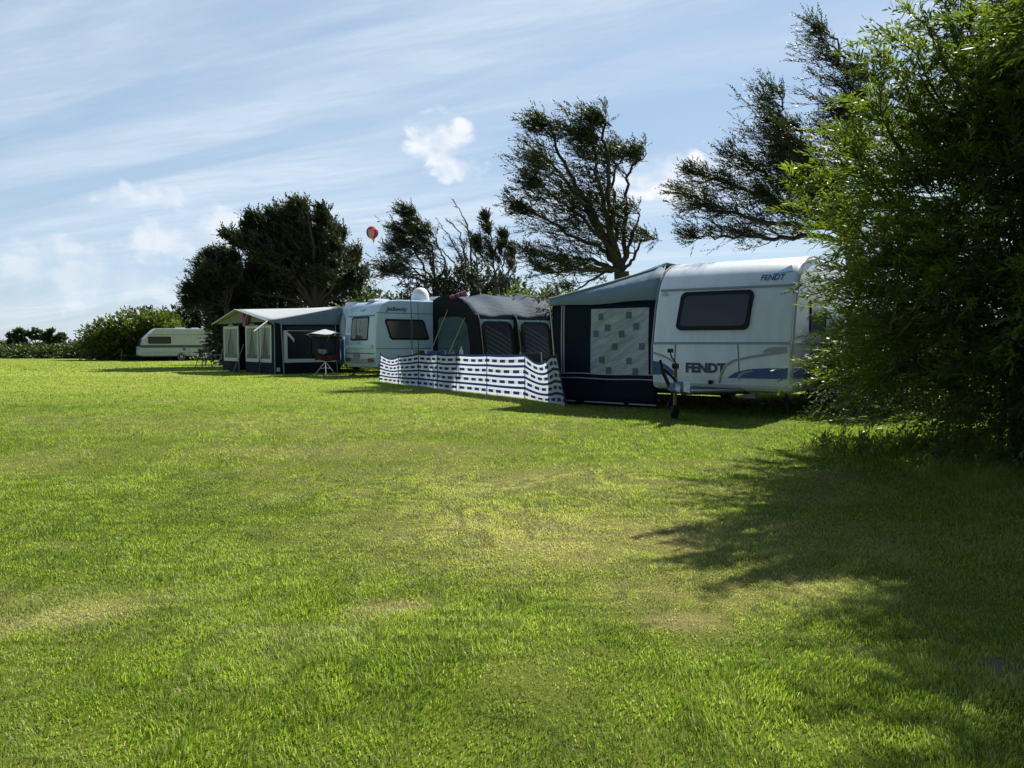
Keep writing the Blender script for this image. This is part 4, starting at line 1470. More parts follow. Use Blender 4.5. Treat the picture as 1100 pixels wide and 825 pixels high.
m = MB(); m.strip([(-1.1, .66), (0, .58), (1.1, .66)], [(-1.1, .46), (0, .42), (1.1, .46)], f2, .02); m.build('bumper', M['decal_grey'], car2)
m = MB(); text_on(m, 'JetBewity', side2, .80, 2.26, .19, bold=.004, shear=.2, width=1.05)
m.build('lettering', M['decal_dark'], car2)
m = MB(); text_on(m, 'HOBBY', f2, 0.0, 2.24, .12, bold=.002); m.build('lettering', M['decal_grey'], car2)
m = MB(); text_on(m, 'HOBBY', f2, 0.0, 1.13, .08, bold=.001); m.build('lettering', M['decal_grey'], car2)
window_on(car2, side2, rrect(0.45, 1.95, 1.24, 1.93, .10, skew=-.34), 0.03, 'pane', .06)
m = MB(); band(m, side2, .1, 5.9, .40, .05, .02); m.build('side_moulding', M['grey_trim'], car2)
for s in (-1, 1):
    wheel(car2, 2.9, s * 1.0, .32, out=s)
m = MB(); m.box((3, 0, .34), (5.3, 2.0, .06))
for s in (-1, 1):
    m.tube([(.5, s * .85, .33), (.15, s * .85, .02)], .022, 6); m.box((.14, s * .85, .012), (.2, .14, .024))
    m.tube([(5.5, s * .6, .36), (7.2, 0, .42)], .03, 6)
m.tube([(7.0, .08, .05), (7.0, .08, .8)], .03, 8)
m.build('chassis', M['dark_metal'], car2)
m = MB(); m.lathe([(.31, 0), (.32, .08), (.31, .20), (.28, .33), (.21, .44), (.11, .50), (.02, .515)], (2.2, -.35, 2.57), 24); m.build('satellite_dome', M['dome'], car2, smooth=True)
m = MB(); m.box((3.35, -.2, 2.70), (1.05, .8, .20), taper=.86); m.build('roof_unit', M['dome'], car2)
m = MB(); m.box((.75, 0, 2.61), (.6, .5, .07), taper=.85); m.build('roof_vent', M['dome'], car2)

# ---- inflatable awning of the pale blue caravan
air = empty('awning', (O2.x, O2.y, CZ2), RZ2, 'inflatable dark blue awning with arched air beams and slanted windows, behind the windbreak', 'awning')
PR = [(0.0, 2.60), (0.45, 2.70), (0.95, 2.72), (1.5, 2.64), (2.05, 2.42), (2.45, 2.12), (2.55, 1.95), (2.68, 1.4), (2.78, .8), (2.84, 0.02)]   # outward, height


def pr_y(o_):
    return -1.15 - .02 - o_


X0, X1 = 2.2, 6.6
m = MB()
rows = []
for i in range(23):
    x = X0 + (X1 - X0) * i / 22
    sag = 0.5 - 0.5 * math.cos(2 * math.pi * (x - X0) / ((X1 - X0) / 3))
    rows.append([(x, pr_y(p[0]), p[1] + (.06 * (x - X0) if k_ < 5 else 0) - .07 * sag * (1 if 0 < k_ < 6 else .2) + .015 * math.sin(i * 1.7 + k_)) for k_, p in enumerate(PR[:7])])
m.sheet(rows)
m.build('roof', M['airroof'], air, smooth=True, solid=.006)
m = MB()
rows = []
for i in range(23):
    x = X0 + (X1 - X0) * i / 22
    rows.append([(x, pr_y(p[0]), p[1]) for p in PR[6:]])
m.sheet(rows)
# end wall with its opening: surround between the hull profile and an inner arch
outer = [(0, .02)] + PR[:1] + PR[1:]
inner = [(.30, .02), (.30, 1.95), (.55, 2.05), (.95, 2.06), (1.35, 2.05), (1.7, 1.98), (1.95, 1.85), (2.08, 1.7), (2.18, 1.3), (2.26, .8), (2.30, .02)]
for x in (X0 + .01, X1 - .01):
    m.add([(x, pr_y(p[0]), p[1]) for p in outer] + [(x, pr_y(p[0]), p[1]) for p in inner],
          [(i, i + 1, 11 + i + 1, 11 + i) for i in range(10)])
m.build('wall', [M['airblack']], air, solid=.006)
# fabric and windows on the front
def fr2(a, z, off):
    for (o0, z0), (o1, z1) in zip(PR[6:-1], PR[7:]):
        if z >= z1:
            o_ = o0 + (o1 - o0) * (z0 - z) / (z0 - z1)
            return (X0 + a, pr_y(o_) - off, z)
    return (X0 + a, pr_y(PR[-1][0]) - off, z)
m = MB()
for a0 in (.02, 1.62, 3.2):
    o1 = rrect(a0 + .03, a0 + 1.5, .05, 1.90, .05)
    o2 = rrect(a0 + .18, a0 + 1.38, .55, 1.82, .22)
    m.strip(o1, o2, fr2, .012, closed=True)
m.build('front_panel', M['airblue'], air)
for a0 in (.02, 1.62, 3.2):
    fw = MB(); o2 = rrect(a0 + .16, a0 + 1.40, .53, 1.84, .22)
    fw.strip(o2, inset(o2, .09), fr2, .03, closed=True)
    w_ = fw.build('window', M['airblack'], air)
    p = MB(); disc(p, inset(o2, .08), fr2, .018); p.build('pane', M['dark_window'], w_)
    p = MB()
    for q in range(7):
        z1 = 1.72 - q * .16
        p.strip([(a0 + .30 + .0 * q, z1), (a0 + .9, z1 - .28), (a0 + 1.26, z1 - .50)], [(a0 + .30, z1 - .02), (a0 + .9, z1 - .31), (a0 + 1.26, z1 - .53)], lambda a, z, o: fr2(a, max(z, .62), o), .026)
    p.each('curtain_fold', M['fold'], w_)
m = MB()
for x in (X0 + .06, X0 + 1.58, X0 + 3.16, X1 - .06):
    ln = smooth_line([(x, pr_y(p[0] - .035), p[1] - .075) for p in PR[1:6]] + [(x, pr_y(p[0] + .03), p[1] - .02) for p in PR[6:]], 24)
    m.tube(ln, .075, 8)
m.each('air_beam', M['airblack'], air, smooth=True)
m = MB(); m.sheet([[(X0 + .03, pr_y(a), z) for a in (.25, .7, 1.2, 1.75, 2.2)] for z in (2.0, 1.0, .05)]); 
wm = mat('clear_window_film', (0.10, 0.17, 0.20), .12, var=.2, scale=2, spec=.6)
t = wm.node_tree
tr = nd(t, 'ShaderNodeBsdfTransparent'); ms = nd(t, 'ShaderNodeMixShader'); ms.inputs[0].default_value = .45
t.links.new(t.nodes['Principled BSDF'].outputs[0], ms.inputs[1]); t.links.new(tr.outputs[0], ms.inputs[2]); t.links.new(ms.outputs[0], t.nodes['Material Output'].inputs['Surface'])
m.build('end_window', wm, air)
m = MB(); m.sheet([[(X0 + .35, pr_y(a), z) for a in (.75, 1.2, 1.9)] for z in (1.62, 1.0, .05)]); m.build('inner_door', M['dark_window'], air)
m = MB()
for (p0, p1) in (((X0 + .0, pr_y(.95), 2.25), (X0 - 1.3, pr_y(1.3), .02)), ((X0 + .0, pr_y(1.95), 1.95), (X0 - 1.2, pr_y(2.2), .02))):
    m.tube([p0, p1], .014, 5)
m.each('guy_rope', M['rope'], air)

# ---- windbreak
G = []
for (px, d_) in ((407, 22.3), (428, 21.0), (449.5, 19.9), (470, 18.9), (490, 18.05), (523, 16.85), (564, 15.6)):
    x = (px - 550) / 820 * d_
    G.append(Vector((x, d_, hz(x, d_))))
G.append(Vector((0.98, 13.55, hz(.98, 13.55))))
wb = empty('windbreak', (G[3].x, G[3].y, G[3].z), 0, 'long low white windbreak with navy stripes and blocks on thin posts', 'windbreak')
org = Vector((G[3].x, G[3].y, G[3].z))
HT = [.80, .76, .86, .87, .87, .88, .90, .90]
lean = [Vector((.05, 0, 0))] + [Vector((0, 0, 0))] * 6 + [Vector((-.18, .05, 0))]


def windbreak_mat():
    m = bpy.data.materials.new('windbreak_cloth')
    m.use_nodes = True
    t = m.node_tree
    bs = t.nodes['Principled BSDF']
    uv = nd(t, 'ShaderNodeUVMap')
    sp = nd(t, 'ShaderNodeSeparateXYZ')
    t.links.new(uv.outputs[0], sp.inputs[0])
    U, V = sp.outputs[0], sp.outputs[1]
    v4 = mth(t, 'FRACT', mth(t, 'MULTIPLY', V, 4.0))
    row = mth(t, 'FLOOR', mth(t, 'MULTIPLY', V, 4.0))
    uf = mth(t, 'FRACT', mth(t, 'ADD', mth(t, 'DIVIDE', U, 0.34), mth(t, 'MULTIPLY', row, 0.5)))
    stripe = mth(t, 'GREATER_THAN', v4, 0.76)
    blk = mth(t, 'MULTIPLY', mth(t, 'MULTIPLY', mth(t, 'GREATER_THAN', v4, 0.23), mth(t, 'LESS_THAN', v4, 0.53)), mth(t, 'LESS_THAN', uf, 0.64))
    nav = mth(t, 'MAXIMUM', stripe, blk)
    du = mth(t, 'SUBTRACT', uf, 0.79); dv = mth(t, 'SUBTRACT', v4, 0.40)
    r2 = mth(t, 'ADD', mth(t, 'MULTIPLY', du, du), mth(t, 'MULTIPLY', dv, dv))
    dot = mth(t, 'MULTIPLY', mth(t, 'LESS_THAN', r2, 0.02), mth(t, 'GREATER_THAN', r2, 0.004))
    c1 = nd(t, 'ShaderNodeMix', data_type='RGBA')
    t.links.new(dot, c1.inputs['Factor']); c1.inputs['A'].default_value = (.54, .60, .70, 1); c1.inputs['B'].default_value = (.36, .37, .22, 1)
    c2 = nd(t, 'ShaderNodeMix', data_type='RGBA')
    t.links.new(nav, c2.inputs['Factor']); t.links.new(c1.outputs['Result'], c2.inputs['A']); c2.inputs['B'].default_value = (.010, .020, .085, 1)
    t.links.new(c2.outputs['Result'], bs.inputs['Base Color'])
    bs.inputs['Roughness'].default_value = .8
    tr = nd(t, 'ShaderNodeBsdfTranslucent'); ms = nd(t, 'ShaderNodeMixShader'); ms.inputs[0].default_value = .5
    t.links.new(c2.outputs['Result'], tr.inputs['Color'])
    t.links.new(bs.outputs[0], ms.inputs[1]); t.links.new(tr.outputs[0], ms.inputs[2]); t.links.new(ms.outputs[0], t.nodes['Material Output'].inputs['Surface'])
    return m


m = MB(); uvs = []; u0 = 0
rowsN = 10
for k_ in range(len(G) - 1):
    a0, a1 = G[k_] - org, G[k_ + 1] - org
    ln = (a1 - a0).length
    nrm = Vector((a1 - a0)).cross(Vector((0, 0, 1))).normalized()
    grid = []
    last = k_ == len(G) - 2
    n_ = 14
    for r_ in range(rowsN + 1):
        v = r_ / rowsN
        row = []
        for i in range(n_ + 1):
            s = i / n_
            h = HT[k_] + (HT[k_ + 1] - HT[k_]) * s
            sag = (0.16 if last else (0.10 if k_ == 0 else 0.018)) * math.sin(math.pi * s) * v
            if last: sag = 0.16 * math.sin(math.pi * min(1, s * 1.35)) * (0.35 + .65 * v) * (1 if s < .74 else max(0, (1 - s) / .26)) 
            top = lean[k_] * (1 - s) * v + lean[k_ + 1] * s * v
            p = a0.lerp(a1, s) + top + nrm * (.045 * math.sin(math.pi * s) * math.sin(math.pi * (0.2 + .6 * v)) * (1 if k_ % 2 else -1) * (2.2 if last else 1))
            p.z += .02 + h * v - sag
            if last: p.z = max(p.z, .01 + hz(org.x + p.x, org.y + p.y) - org.z)
            row.append(p); uvs.append((u0 + ln * s, v))
        grid.append(row)
    m.sheet(grid); u0 += ln
m.build('cloth', windbreak_mat(), wb, smooth=True, uv=uvs)
for k_, g_ in enumerate(G):
    p = MB(); a0 = g_ - org
    p.tube([a0 - Vector((0, 0, .1)), a0 + lean[k_] * 1.05 + Vector((0, 0, HT[k_] + .06))], .014, 6)
    p.build('post', M['decal_dark'], wb)

# ---- porch awning and the caravan behind it
E3 = Vector((-8.6, 27.7, 0)); w3 = Vector((-.68, .733, 0)).normalized(); RZ3 = math.atan2(w3.y, w3.x)
CZ3 = hz(E3.x, E3.y)
Q3 = E3 + Vector((w3.y, -w3.x, 0)) * 2.62      # on the caravan side
FR3 = [(0.25, .3), (.05, .36), (0, .5), (0, 1.2), (.06, 1.8), (.18, 2.2), (.4, 2.45), (.8, 2.55)]
RE3 = [(4.8, 2.56), (5.4, 2.45), (5.7, 2.1), (5.8, 1.4), (5.8, .4), (5.6, .32)]
O3 = Q3 - w3 * .62 + Vector((w3.y, -w3.x, 0)) * 1.15
car3 = empty('caravan', (O3.x, O3.y, hz(O3.x, O3.y)), RZ3, 'white caravan mostly hidden behind the porch awning, only its roof and corner showing', 'caravan')
b = MB(); caravan_body(b, FR3, RE3, 2.3, .06); b.build('body', M['white'], car3, smooth=True, angle=28)


def f3(a, z, off):
    return (profile_x(FR3, z) - off, -a, z)


window_on(car3, f3, rrect(-.7, .7, 1.25, 1.95, .08), .03)
m = MB(); m.strip([(a, 2.08) for a in (-1.1, 0, 1.1)], [(a, 2.05) for a in (-1.1, 0, 1.1)], f3, .02); m.strip([(a, 1.1) for a in (-1.1, 0, 1.1)], [(a, 1.08) for a in (-1.1, 0, 1.1)], f3, .02); m.each('seam', M['seam'], car3)
m = MB(); m.box((1.0, .1, 2.64), (.8, .7, .22), taper=.85); m.build('roof_vent', M['dome'], car3)
for s in (-1, 1):
    wheel(car3, 2.9, s * 1.0, .32, out=s)
m = MB(); m.box((2.9, 0, .33), (5.2, 2, .06)); m.build('chassis', M['dark_metal'], car3)
m = MB(); m.tube([(0, 1.16, .4), (0.05, 1.17, 1.6), (.2, 1.17, 2.2), (.5, 1.17, 2.5)], .02, 6); m.build('awning_rail', M['grey_trim'], car3)

# local frame: x away from the camera along the front, y outwards (image left), caravan at y = -2.6
aw3 = empty('awning', (E3.x, E3.y, CZ3), RZ3, 'large porch awning with white gabled roof, navy walls and white-framed curtained windows', 'awning')
m = MB()
APX, APZ = 2.55, 2.42
# roof surfaces: right slope facing the camera, left slope behind
R_c0, R_c1 = (-.35, -2.6, 2.50), (5.0, -2.6, 2.50)
e0, apex, e1 = (.05, .25, 1.93), (APX, .38, APZ), (5.15, .25, 1.90)
ridge_b = (APX, -2.6, 2.56)


def patch(mb, a, b_, c, d_, n=8, sag=.04):
    a, b_, c, d_ = map(Vector, (a, b_, c, d_))
    rows = []
    for i in range(n + 1):
        u_ = i / n
        l, r_ = a.lerp(d_, u_), b_.lerp(c, u_)
        rows.append([l.lerp(r_, j / n) - Vector((0, 0, sag * math.sin(math.pi * u_) * math.sin(math.pi * j / n))) for j in range(n + 1)])
    mb.sheet(rows)


patch(m, e0, apex, ridge_b, R_c0)
patch(m, apex, e1, R_c1, ridge_b)
m.build('roof', M['roofwhite'], aw3, smooth=True, solid=.006)
m = MB()
patch(m, (.04, .22, 1.93), (-.36, -2.6, 2.48), (-.12, -2.6, 1.84), (.0, .05, 1.80), sag=0)
m.build('gable', M['roofgrey'], aw3, smooth=True, solid=.006)


def fw3(a, z, off):       # front wall, a along x
    return (a, off + .0, z)


def ew3(a, z, off):       # end wall, a = distance from the front corner towards the caravan
    return (-off - .04 * a, -a, z)


m = MB()
m.sheet([[fw3(a, z, .01 * math.sin(a * 5 + z)) for a in np.linspace(0, 2.52, 8)] for z in (1.86, 1.2, .6, .02)])
m.sheet([[fw3(a, z, .01 * math.sin(a * 5 + z)) for a in np.linspace(3.05, 4.75, 6)] for z in (1.86, 1.2, .6, .02)])
m.sheet([[ew3(a, z, .01 * math.sin(a * 5 + z)) for a in np.linspace(0, 2.58, 8)] for z in (1.86, 1.2, .6, .02)])
m.sheet([[(4.75, -a, z) for a in np.linspace(0, 2.58, 4)] for z in (2.0, 1.2, .02)])
m.sheet([[fw3(a, z, 0) for a in np.linspace(0, 4.75, 6)] for z in (1.92, 1.84)])
m.build('wall', M['navy'], aw3, solid=.006)
m = MB()   # pale gable triangle at the front
m.add([(.25, .12, 1.92), (APX, .16, APZ - .05), (4.95, .12, 1.90)], [(0, 1, 2)])
m.build('front_gable', M['greencanvas'], aw3, solid=.006)
m = MB()
m.tube([e0, apex, e1], .022, 6); m.tube([(e0[0], e0[1], e0[2]), (-.25, .9, 1.55)], .02, 5)
m.each('canopy_pole', M['frame_white'], aw3)
for (a0, a1) in ((.25, 1.22), (1.32, 2.45), (3.12, 4.55)):
    o1 = rrect(a0, a1, .42, 1.80, .03, 2); o2 = rrect(a0 + .10, a1 - .10, .55, 1.70, .02, 2)
    fm = MB(); fm.strip(o1, o2, fw3, .03, closed=True)
    wf = fm.build('window', M['frame_white'], aw3)
    p = MB(); disc(p, rrect(a0 + .09, a1 - .09, .54, 1.71, .02, 2), fw3, .016); p.build('pane', M['dark_window'], wf)
    p = MB()
    for side in (0, 1):
        wd = (a1 - a0 - .2) * .48
        n_ = 8
        A, B = [], []
        for i in range(n_ + 1):
            s = i / n_
            z = 1.70 - 1.0 * s
            narrow = 1 - .45 * math.sin(min(1, s * 1.2) * math.pi * .5) ** 2
            if side == 0:
                A.append((a0 + .1, z)); B.append((a0 + .1 + wd * narrow, z))
            else:
                A.append((a1 - .1, z)); B.append((a1 - .1 - wd * narrow, z))
        p.strip(A, B, fw3, .024 + .004 * side)
    p.build('curtain', M['sheer'], wf)
    p = MB(); cx = (a0 + a1) / 2
    p.strip([(cx - .3, 1.80), (cx - .15, 1.88), (cx, 1.90), (cx + .15, 1.88), (cx + .3, 1.80)], [(cx - .3, 1.78), (cx - .15, 1.78), (cx, 1.78), (cx + .15, 1.78), (cx + .3, 1.78)], fw3, .04)
    p.build('valance', M['sheer'], wf)
fm = MB(); fm.strip(rrect(.32, 2.4, .42, 1.60, .03, 2), rrect(.46, 2.34, .55, 1.58, .02, 2), ew3, .03, closed=True)
wf = fm.build('window', M['frame_white'], aw3)
p = MB(); disc(p, rrect(.45, 2.35, .54, 1.75, .02, 2), ew3, .02); p.build('pane', M['dark_window'], wf)
p = MB(); p.strip([(.42, 1.55), (.55, 1.48), (.72, 1.30)], [(.42, 1.45), (.55, 1.36), (.72, 1.16)], ew3, .04); p.build('rolled_blind', M['frame_white'], wf)
m = MB()
m.tube([(.0, .02, .02), (.02, .0, 1.86)], .02, 6); m.tube([(-.1, -.28, .02), (-.06, -.22, 1.82)], .022, 6); m.tube([(-.14, -2.45, .02), (-.12, -2.4, 1.82)], .02, 6)
m.tube([(1.27, .05, .02), (.3, .22, 1.86)], .014, 5); m.tube([(3.05, .05, .02), (3.1, .02, 1.86)], .014, 5); m.tube([(3.0, .3, .02), (2.6, .03, 1.1)], .012, 5)
m.each('pole', M['grey_trim'], aw3)
m = MB(); disc(m, rrect(.04, .17, .10, .24, .01, 2), lambda a, z, o: (-o, -a, z), .02); m.build('tag', M['frame_white'], aw3)

# small pennant hanging in the porch gable
pn = empty('pennant', tuple(Matrix.Rotation(RZ3, 4, 'Z') @ Vector((2.0, .24, 2.02)) + Vector((E3.x, E3.y, CZ3))), RZ3, 'small red and pale crossed pennant hanging in the gable of the porch awning', 'pennant')
m = MB()
m.add([(-.30, 0, .22), (-.18, 0, .25), (.22, .0, -.22), (.08, 0, -.26)], [(0, 1, 2, 3)])
m.add([(.30, .01, .24), (.16, .01, .26), (-.14, .01, -.24), (-.02, .01, -.27)], [(0, 1, 2, 3)])
m.each('ribbon', M['pink'], pn, solid=.008)
m = MB(); m.add([(-.36, -.02, .20), (.36, -.02, .24), (.22, -.02, -.16), (-.2, -.02, -.16)], [(0, 1, 2, 3)]); m.build('backing', M['kiteblue'], pn, solid=.006)

# ---- rotary clothes airer with washing
AP = Vector((-6.55, 26.75, 0)); AP.z = hz(AP.x, AP.y)
ar = empty('clothes_airer', AP, .3, 'rotary clothes airer with pale canopy on a tripod, standing before the porch awning', 'clothes airer')
m = MB(); m.tube([(0, 0, .25), (0, 0, 1.62)], .02, 8)
m.build('pole', M['alu'], ar)
for k_ in range(3):
    a_ = k_ * 2.094 + .5
    p = MB(); p.tube([(0, 0, .48), (.42 * math.cos(a_), .42 * math.sin(a_), .0)], .016, 6); p.tube([(0, 0, .27), (.22 * math.cos(a_), .22 * math.sin(a_), .23)], .01, 5); p.build('leg', M['alu'], ar)
m = MB()
nn = 8
ring = [(.68 * math.cos(2 * math.pi * k_ / nn), .68 * math.sin(2 * math.pi * k_ / nn), 1.44 + (.03 if k_ % 2 else -.02)) for k_ in range(nn)]
m.add([(0, 0, 1.62)] + ring, [(0, k_ + 1, (k_ + 1) % nn + 1) for k_ in range(nn)])
m.build('canopy', M['roofwhite'], ar, solid=.006)
for k_ in range(4):
    a_ = k_ * math.pi / 2 + .2
    p = MB(); p.tube([(0, 0, 1.0), (.62 * math.cos(a_), .62 * math.sin(a_), 1.42)], .01, 5); p.build('arm', M['alu'], ar)


def cloth(name, label, cat, mt, x, y, rz, w, h, ztop, group='washing on the clothes airer'):
    m = MB()
    rows = []
    for i in range(7):
        v = i / 6
        rows.append([((u_ / 8 - .5) * w * (1 + .05 * v), .035 * math.sin(u_ * 1.7 + v) * (0.4 + v), -h * v + .03 * math.sin(u_ * 1.1) * v) for u_ in range(9)])
    m.sheet(rows)
    o = m.build(name, mt, None, smooth=True, solid=.008)
    o.location = AP + Vector((x, y, ztop)); o.rotation_euler = (0, 0, rz)
    tag(o, label, cat, group)
    # two pegs' worth of line is part of the airer


cloth('towel', 'wide navy towel hanging in the middle of the clothes airer', 'towel', M['navycloth'], .04, -.30, .1, .80, .66, 1.38)
cloth('red_cloth', 'dark red cloth hanging lowest on the clothes airer', 'cloth', M['red'], .10, -.18, -.1, .85, .84, 1.36)
cloth('black_garment', 'black garment hanging at the left of the clothes airer', 'garment', M['blackcloth'], -.38, -.1, .5, .46, .70, 1.38)
cloth('blue_garment', 'blue garment hanging at the right edge of the clothes airer', 'garment', M['bluecloth'], .56, .05, 1.0, .36, .95, 1.36)
cloth('pale_cloth', 'small pale cloth hanging in front of the dark red one on the airer', 'cloth', M['sheer'], .0, -.36, .1, .30, .16, .92)
m = MB()
for (r_, z) in ((.58, 1.385), (.42, 1.37), (.28, .93)):
    m.tube([(r_ * math.cos(2 * math.pi * k_ / 8 + .2), r_ * math.sin(2 * math.pi * k_ / 8 + .2), z) for k_ in range(9)], .004, 4)
m.each('line', M['rope'], ar)

# ---- farthest caravan
C4 = Vector((-27.1, 55.6, 0)); s4 = Vector((.84, .543, 0)).normalized(); RZ4 = math.atan2(s4.y, s4.x)
O4 = C4 + Vector((-s4.y, s4.x, 0)) * 1.05
FR4 = [(0.12, .36), (0.0, .42), (0.0, 1.0), (.12, 1.5), (.42, 1.75), (.95, 2.30), (1.15, 2.40)]
RE4 = [(4.8, 2.42), (4.95, 2.36), (5.45, 1.15), (5.3, .42), (5.2, .36)]
car4 = empty('caravan', (O4.x, O4.y, hz(O4.x, O4.y)), RZ4, 'small old white caravan with angular sloping ends, farthest away beside the pale green bush', 'caravan')
b = MB(); caravan_body(b, FR4, RE4, 2.1, .05); b.build('body', M['oldwhite'], car4, smooth=True, angle=20)


def f4(a, z, off):
    return (profile_x(FR4, z) - off, -a, z)


def side4(a, z, off):
    return (a, -1.05 - off, z)


window_on(car4, f4, rrect(-.85, .85, 1.08, 1.62, .08), .03)
window_on(car4, side4, rrect(.55, 2.1, 1.28, 1.80, .07), .03)
m = MB(); m.strip([(.0, 1.18), (2.7, 1.18), (5.38, 1.18)], [(.0, .98), (2.7, .98), (5.38, .98)], side4, .012); m.build('stripe', M['seam'], car4)
m = MB(); band(m, side4, .5, 5.1, 1.95, .04, .012); band(m, side4, .05, 5.2, .62, .02, .012)
m.strip([(3.3, z) for z in (.4, .9)], [(3.34, z) for z in (.4, .9)], side4, .012); m.each('seam', M['grey_trim'], car4)
m = MB(); disc(m, rrect(2.9, 3.12, .78, .94, .04, 3), side4, .02); m.build('service_hatch', M['seam'], car4)
m = MB(); m.box((2.9, .0, 2.46), (.7, .6, .1), taper=.9); m.box((4.0, .2, 2.46), (.5, .5, .1), taper=.9); m.each('roof_vent', M['dome'], car4)
for s in (-1, 1):
    wheel(car4, 2.8, s * .95, .30, out=s)
m = MB(); m.box((2.7, 0, .33), (4.9, 1.8, .06))
for s in (-1, 1):
    m.tube([(-1.3, 0, .42), (.3, s * .4, .36)], .035, 6)
m.tube([(-1.1, .12, .05), (-1.1, .12, .85)], .03, 8); m.box((-1.1, .12, .88), (.12, .12, .08)); m.lathe([(.02, -.03), (.1, -.03), (.1, .03), (.02, .03)], (-1.1, .12, .1), 14, 'y')
m.build('chassis', M['dark_metal'], car4)
m = MB(); m.strip([(-1.05, .80), (0, .80), (1.05, .80)], [(-1.05, .42), (0, .42), (1.05, .42)], f4, .015); m.build('front_panel', M['cream'], car4)

# ---- bicycle leaning by the farthest caravan
bp = Vector((-21.1, 53.0, 0)); bp.z = hz(bp.x, bp.y)
bk = empty('bicycle', bp, 0.25, 'pale-framed bicycle parked against the right end of the farthest caravan', 'bicycle')
for x in (-.52, .52):
    t_ = MB(); ring = [(x + .33 * math.cos(a_), 0, .34 + .33 * math.sin(a_)) for a_ in np.linspace(0, 2 * math.pi, 21)]
    t_.tube(ring, .022, 5); wl_ = t_.build('wheel', M['rubber'], bk)
    t_ = MB()
    for a_ in np.linspace(0, math.pi, 7)[:-1]:
        t_.tube([(x + .32 * math.cos(a_), 0, .34 + .32 * math.sin(a_)), (x - .32 * math.cos(a_), 0, .34 - .32 * math.sin(a_))], .004, 3)
    t_.build('spokes', M['alu'], wl_)
m = MB()
for l in ([(-.52, 0, .34), (-.12, 0, .32), (.35, 0, .78)], [(-.12, 0, .32), (-.22, 0, .82), (.33, 0, .86)], [(-.52, 0, .34), (-.21, 0, .78)], [(.33, 0, .95), (.36, 0, .75), (.52, 0, .34)]):
    m.tube(l, .022, 6)
m.build('frame', M['dome'], bk)
m = MB(); m.box((-.24, 0, .92), (.26, .13, .06), taper=.8); m.tube([(-.22, 0, .8), (-.24, 0, .92)], .014, 5); m.build('saddle', M['rubber'], bk)
m = MB(); m.tube([(.20, -.27, 1.02), (.33, -.2, 1.03), (.33, .2, 1.03), (.20, .27, 1.02)], .015, 5); m.tube([(.33, 0, .93), (.33, 0, 1.03)], .014, 5); m.build('handlebar', M['dark_metal'], bk)

# ---- round camp table with covered top beside the porch awning, two chairs
tp = Vector((-14.35, 35.5, 0)); tp.z = hz(tp.x, tp.y)
tb = empty('camp_table', tp, 0, 'round dark camp table with a pale dish on it, left of the porch awning', 'table')
m = MB(); m.lathe([(.02, 0), (.44, 0), (.45, .02), (.45, .04), (.02, .045)], (0, 0, .72), 24); m.build('table_top', M['dark_metal'], tb)
for k_ in range(4):
    a_ = k_ * math.pi / 2 + .6
    p = MB(); p.tube([(.18 * math.cos(a_), .18 * math.sin(a_), .72), (.40 * math.cos(a_), .40 * math.sin(a_), 0)], .016, 6); p.build('leg', M['dark_metal'], tb)
m = MB(); m.lathe([(.05, 0), (.22, .01), (.30, .07), (.31, .09), (.2, .06), (.02, .05)], (0, 0, .767), 20)
o = m.build('dish', M['greencanvas'], None, smooth=True); o.location = tp; tag(o, 'wide pale shallow dish on the round camp table', 'dish')


def make_chair(mt):
    r_ = empty('folding_chair', (0, 0, 0), 0, 'x', 'chair')
    m = MB(); m.box((0, 0, .43), (.50, .46, .03)); m.build('seat', mt, r_)
    m = MB()
    m.sheet([[(x, .24 + .10 * (z - .45) + .03 * math.cos(x * 6), z) for x in (-.25, -.12, 0, .12, .25)] for z in (.50, .7, .92)])
    m.build('backrest', mt, r_, solid=.015)
    m = MB()
    for s in (-1, 1):
        m.tube([(s * .27, .22, .42), (s * .27, .29, .94)], .013, 6)
        m.tube([(s * .27, -.2, .62), (s * .27, .24, .62)], .018, 6)
    m.build('back_frame', M['alu'], r_)
    for s in (-1, 1):
        p = MB(); p.tube([(s * .27, -.24, .0), (s * .27, .22, .48)], .013, 6); p.build('leg', M['alu'], r_)
        p = MB(); p.tube([(s * .25, .26, .0), (s * .25, -.2, .62)], .013, 6); p.build('leg', M['alu'], r_)
    return r_


G_CH = 'folding camp chairs'
ch = make_chair(M['chairblue'])
x_, y_ = (472 - 550) / 820 * 21.8, 21.8
ch.location = (x_, y_, hz(x_, y_)); ch.rotation_euler = (0, 0, 2.9); tag(ch, 'blue folding chair behind the windbreak, under the guy ropes', 'chair', G_CH)
for (px, d_, rz, lab, mt) in ((457, 22.3, .9, 'dark folding chair behind the windbreak, left of the blue chair', 'blackcloth'), (577, 17.2, 2.6, 'folding chair behind the sagging right end of the windbreak', 'blackcloth'),
                              (221, 37.2, 2.2, 'dark folding chair left of the round camp table', 'blackcloth'), (236, 36.6, -1.7, 'dark folding chair between the round camp table and porch awning', 'blackcloth')):
    c = ch.copy(); col.objects.link(c)
    for k_ in list(ch.children):
        q = k_.copy(); col.objects.link(q); q.parent = c
        if q.name.split('.')[0] in ('seat', 'backrest'):
            q.data = q.data.copy(); q.data.materials[0] = M[mt]
    x_ = (px - 550) / 820 * d_
    c.location = (x_, d_, hz(x_, d_)); c.rotation_euler = (0, 0, rz); tag(c, lab, 'chair', G_CH)

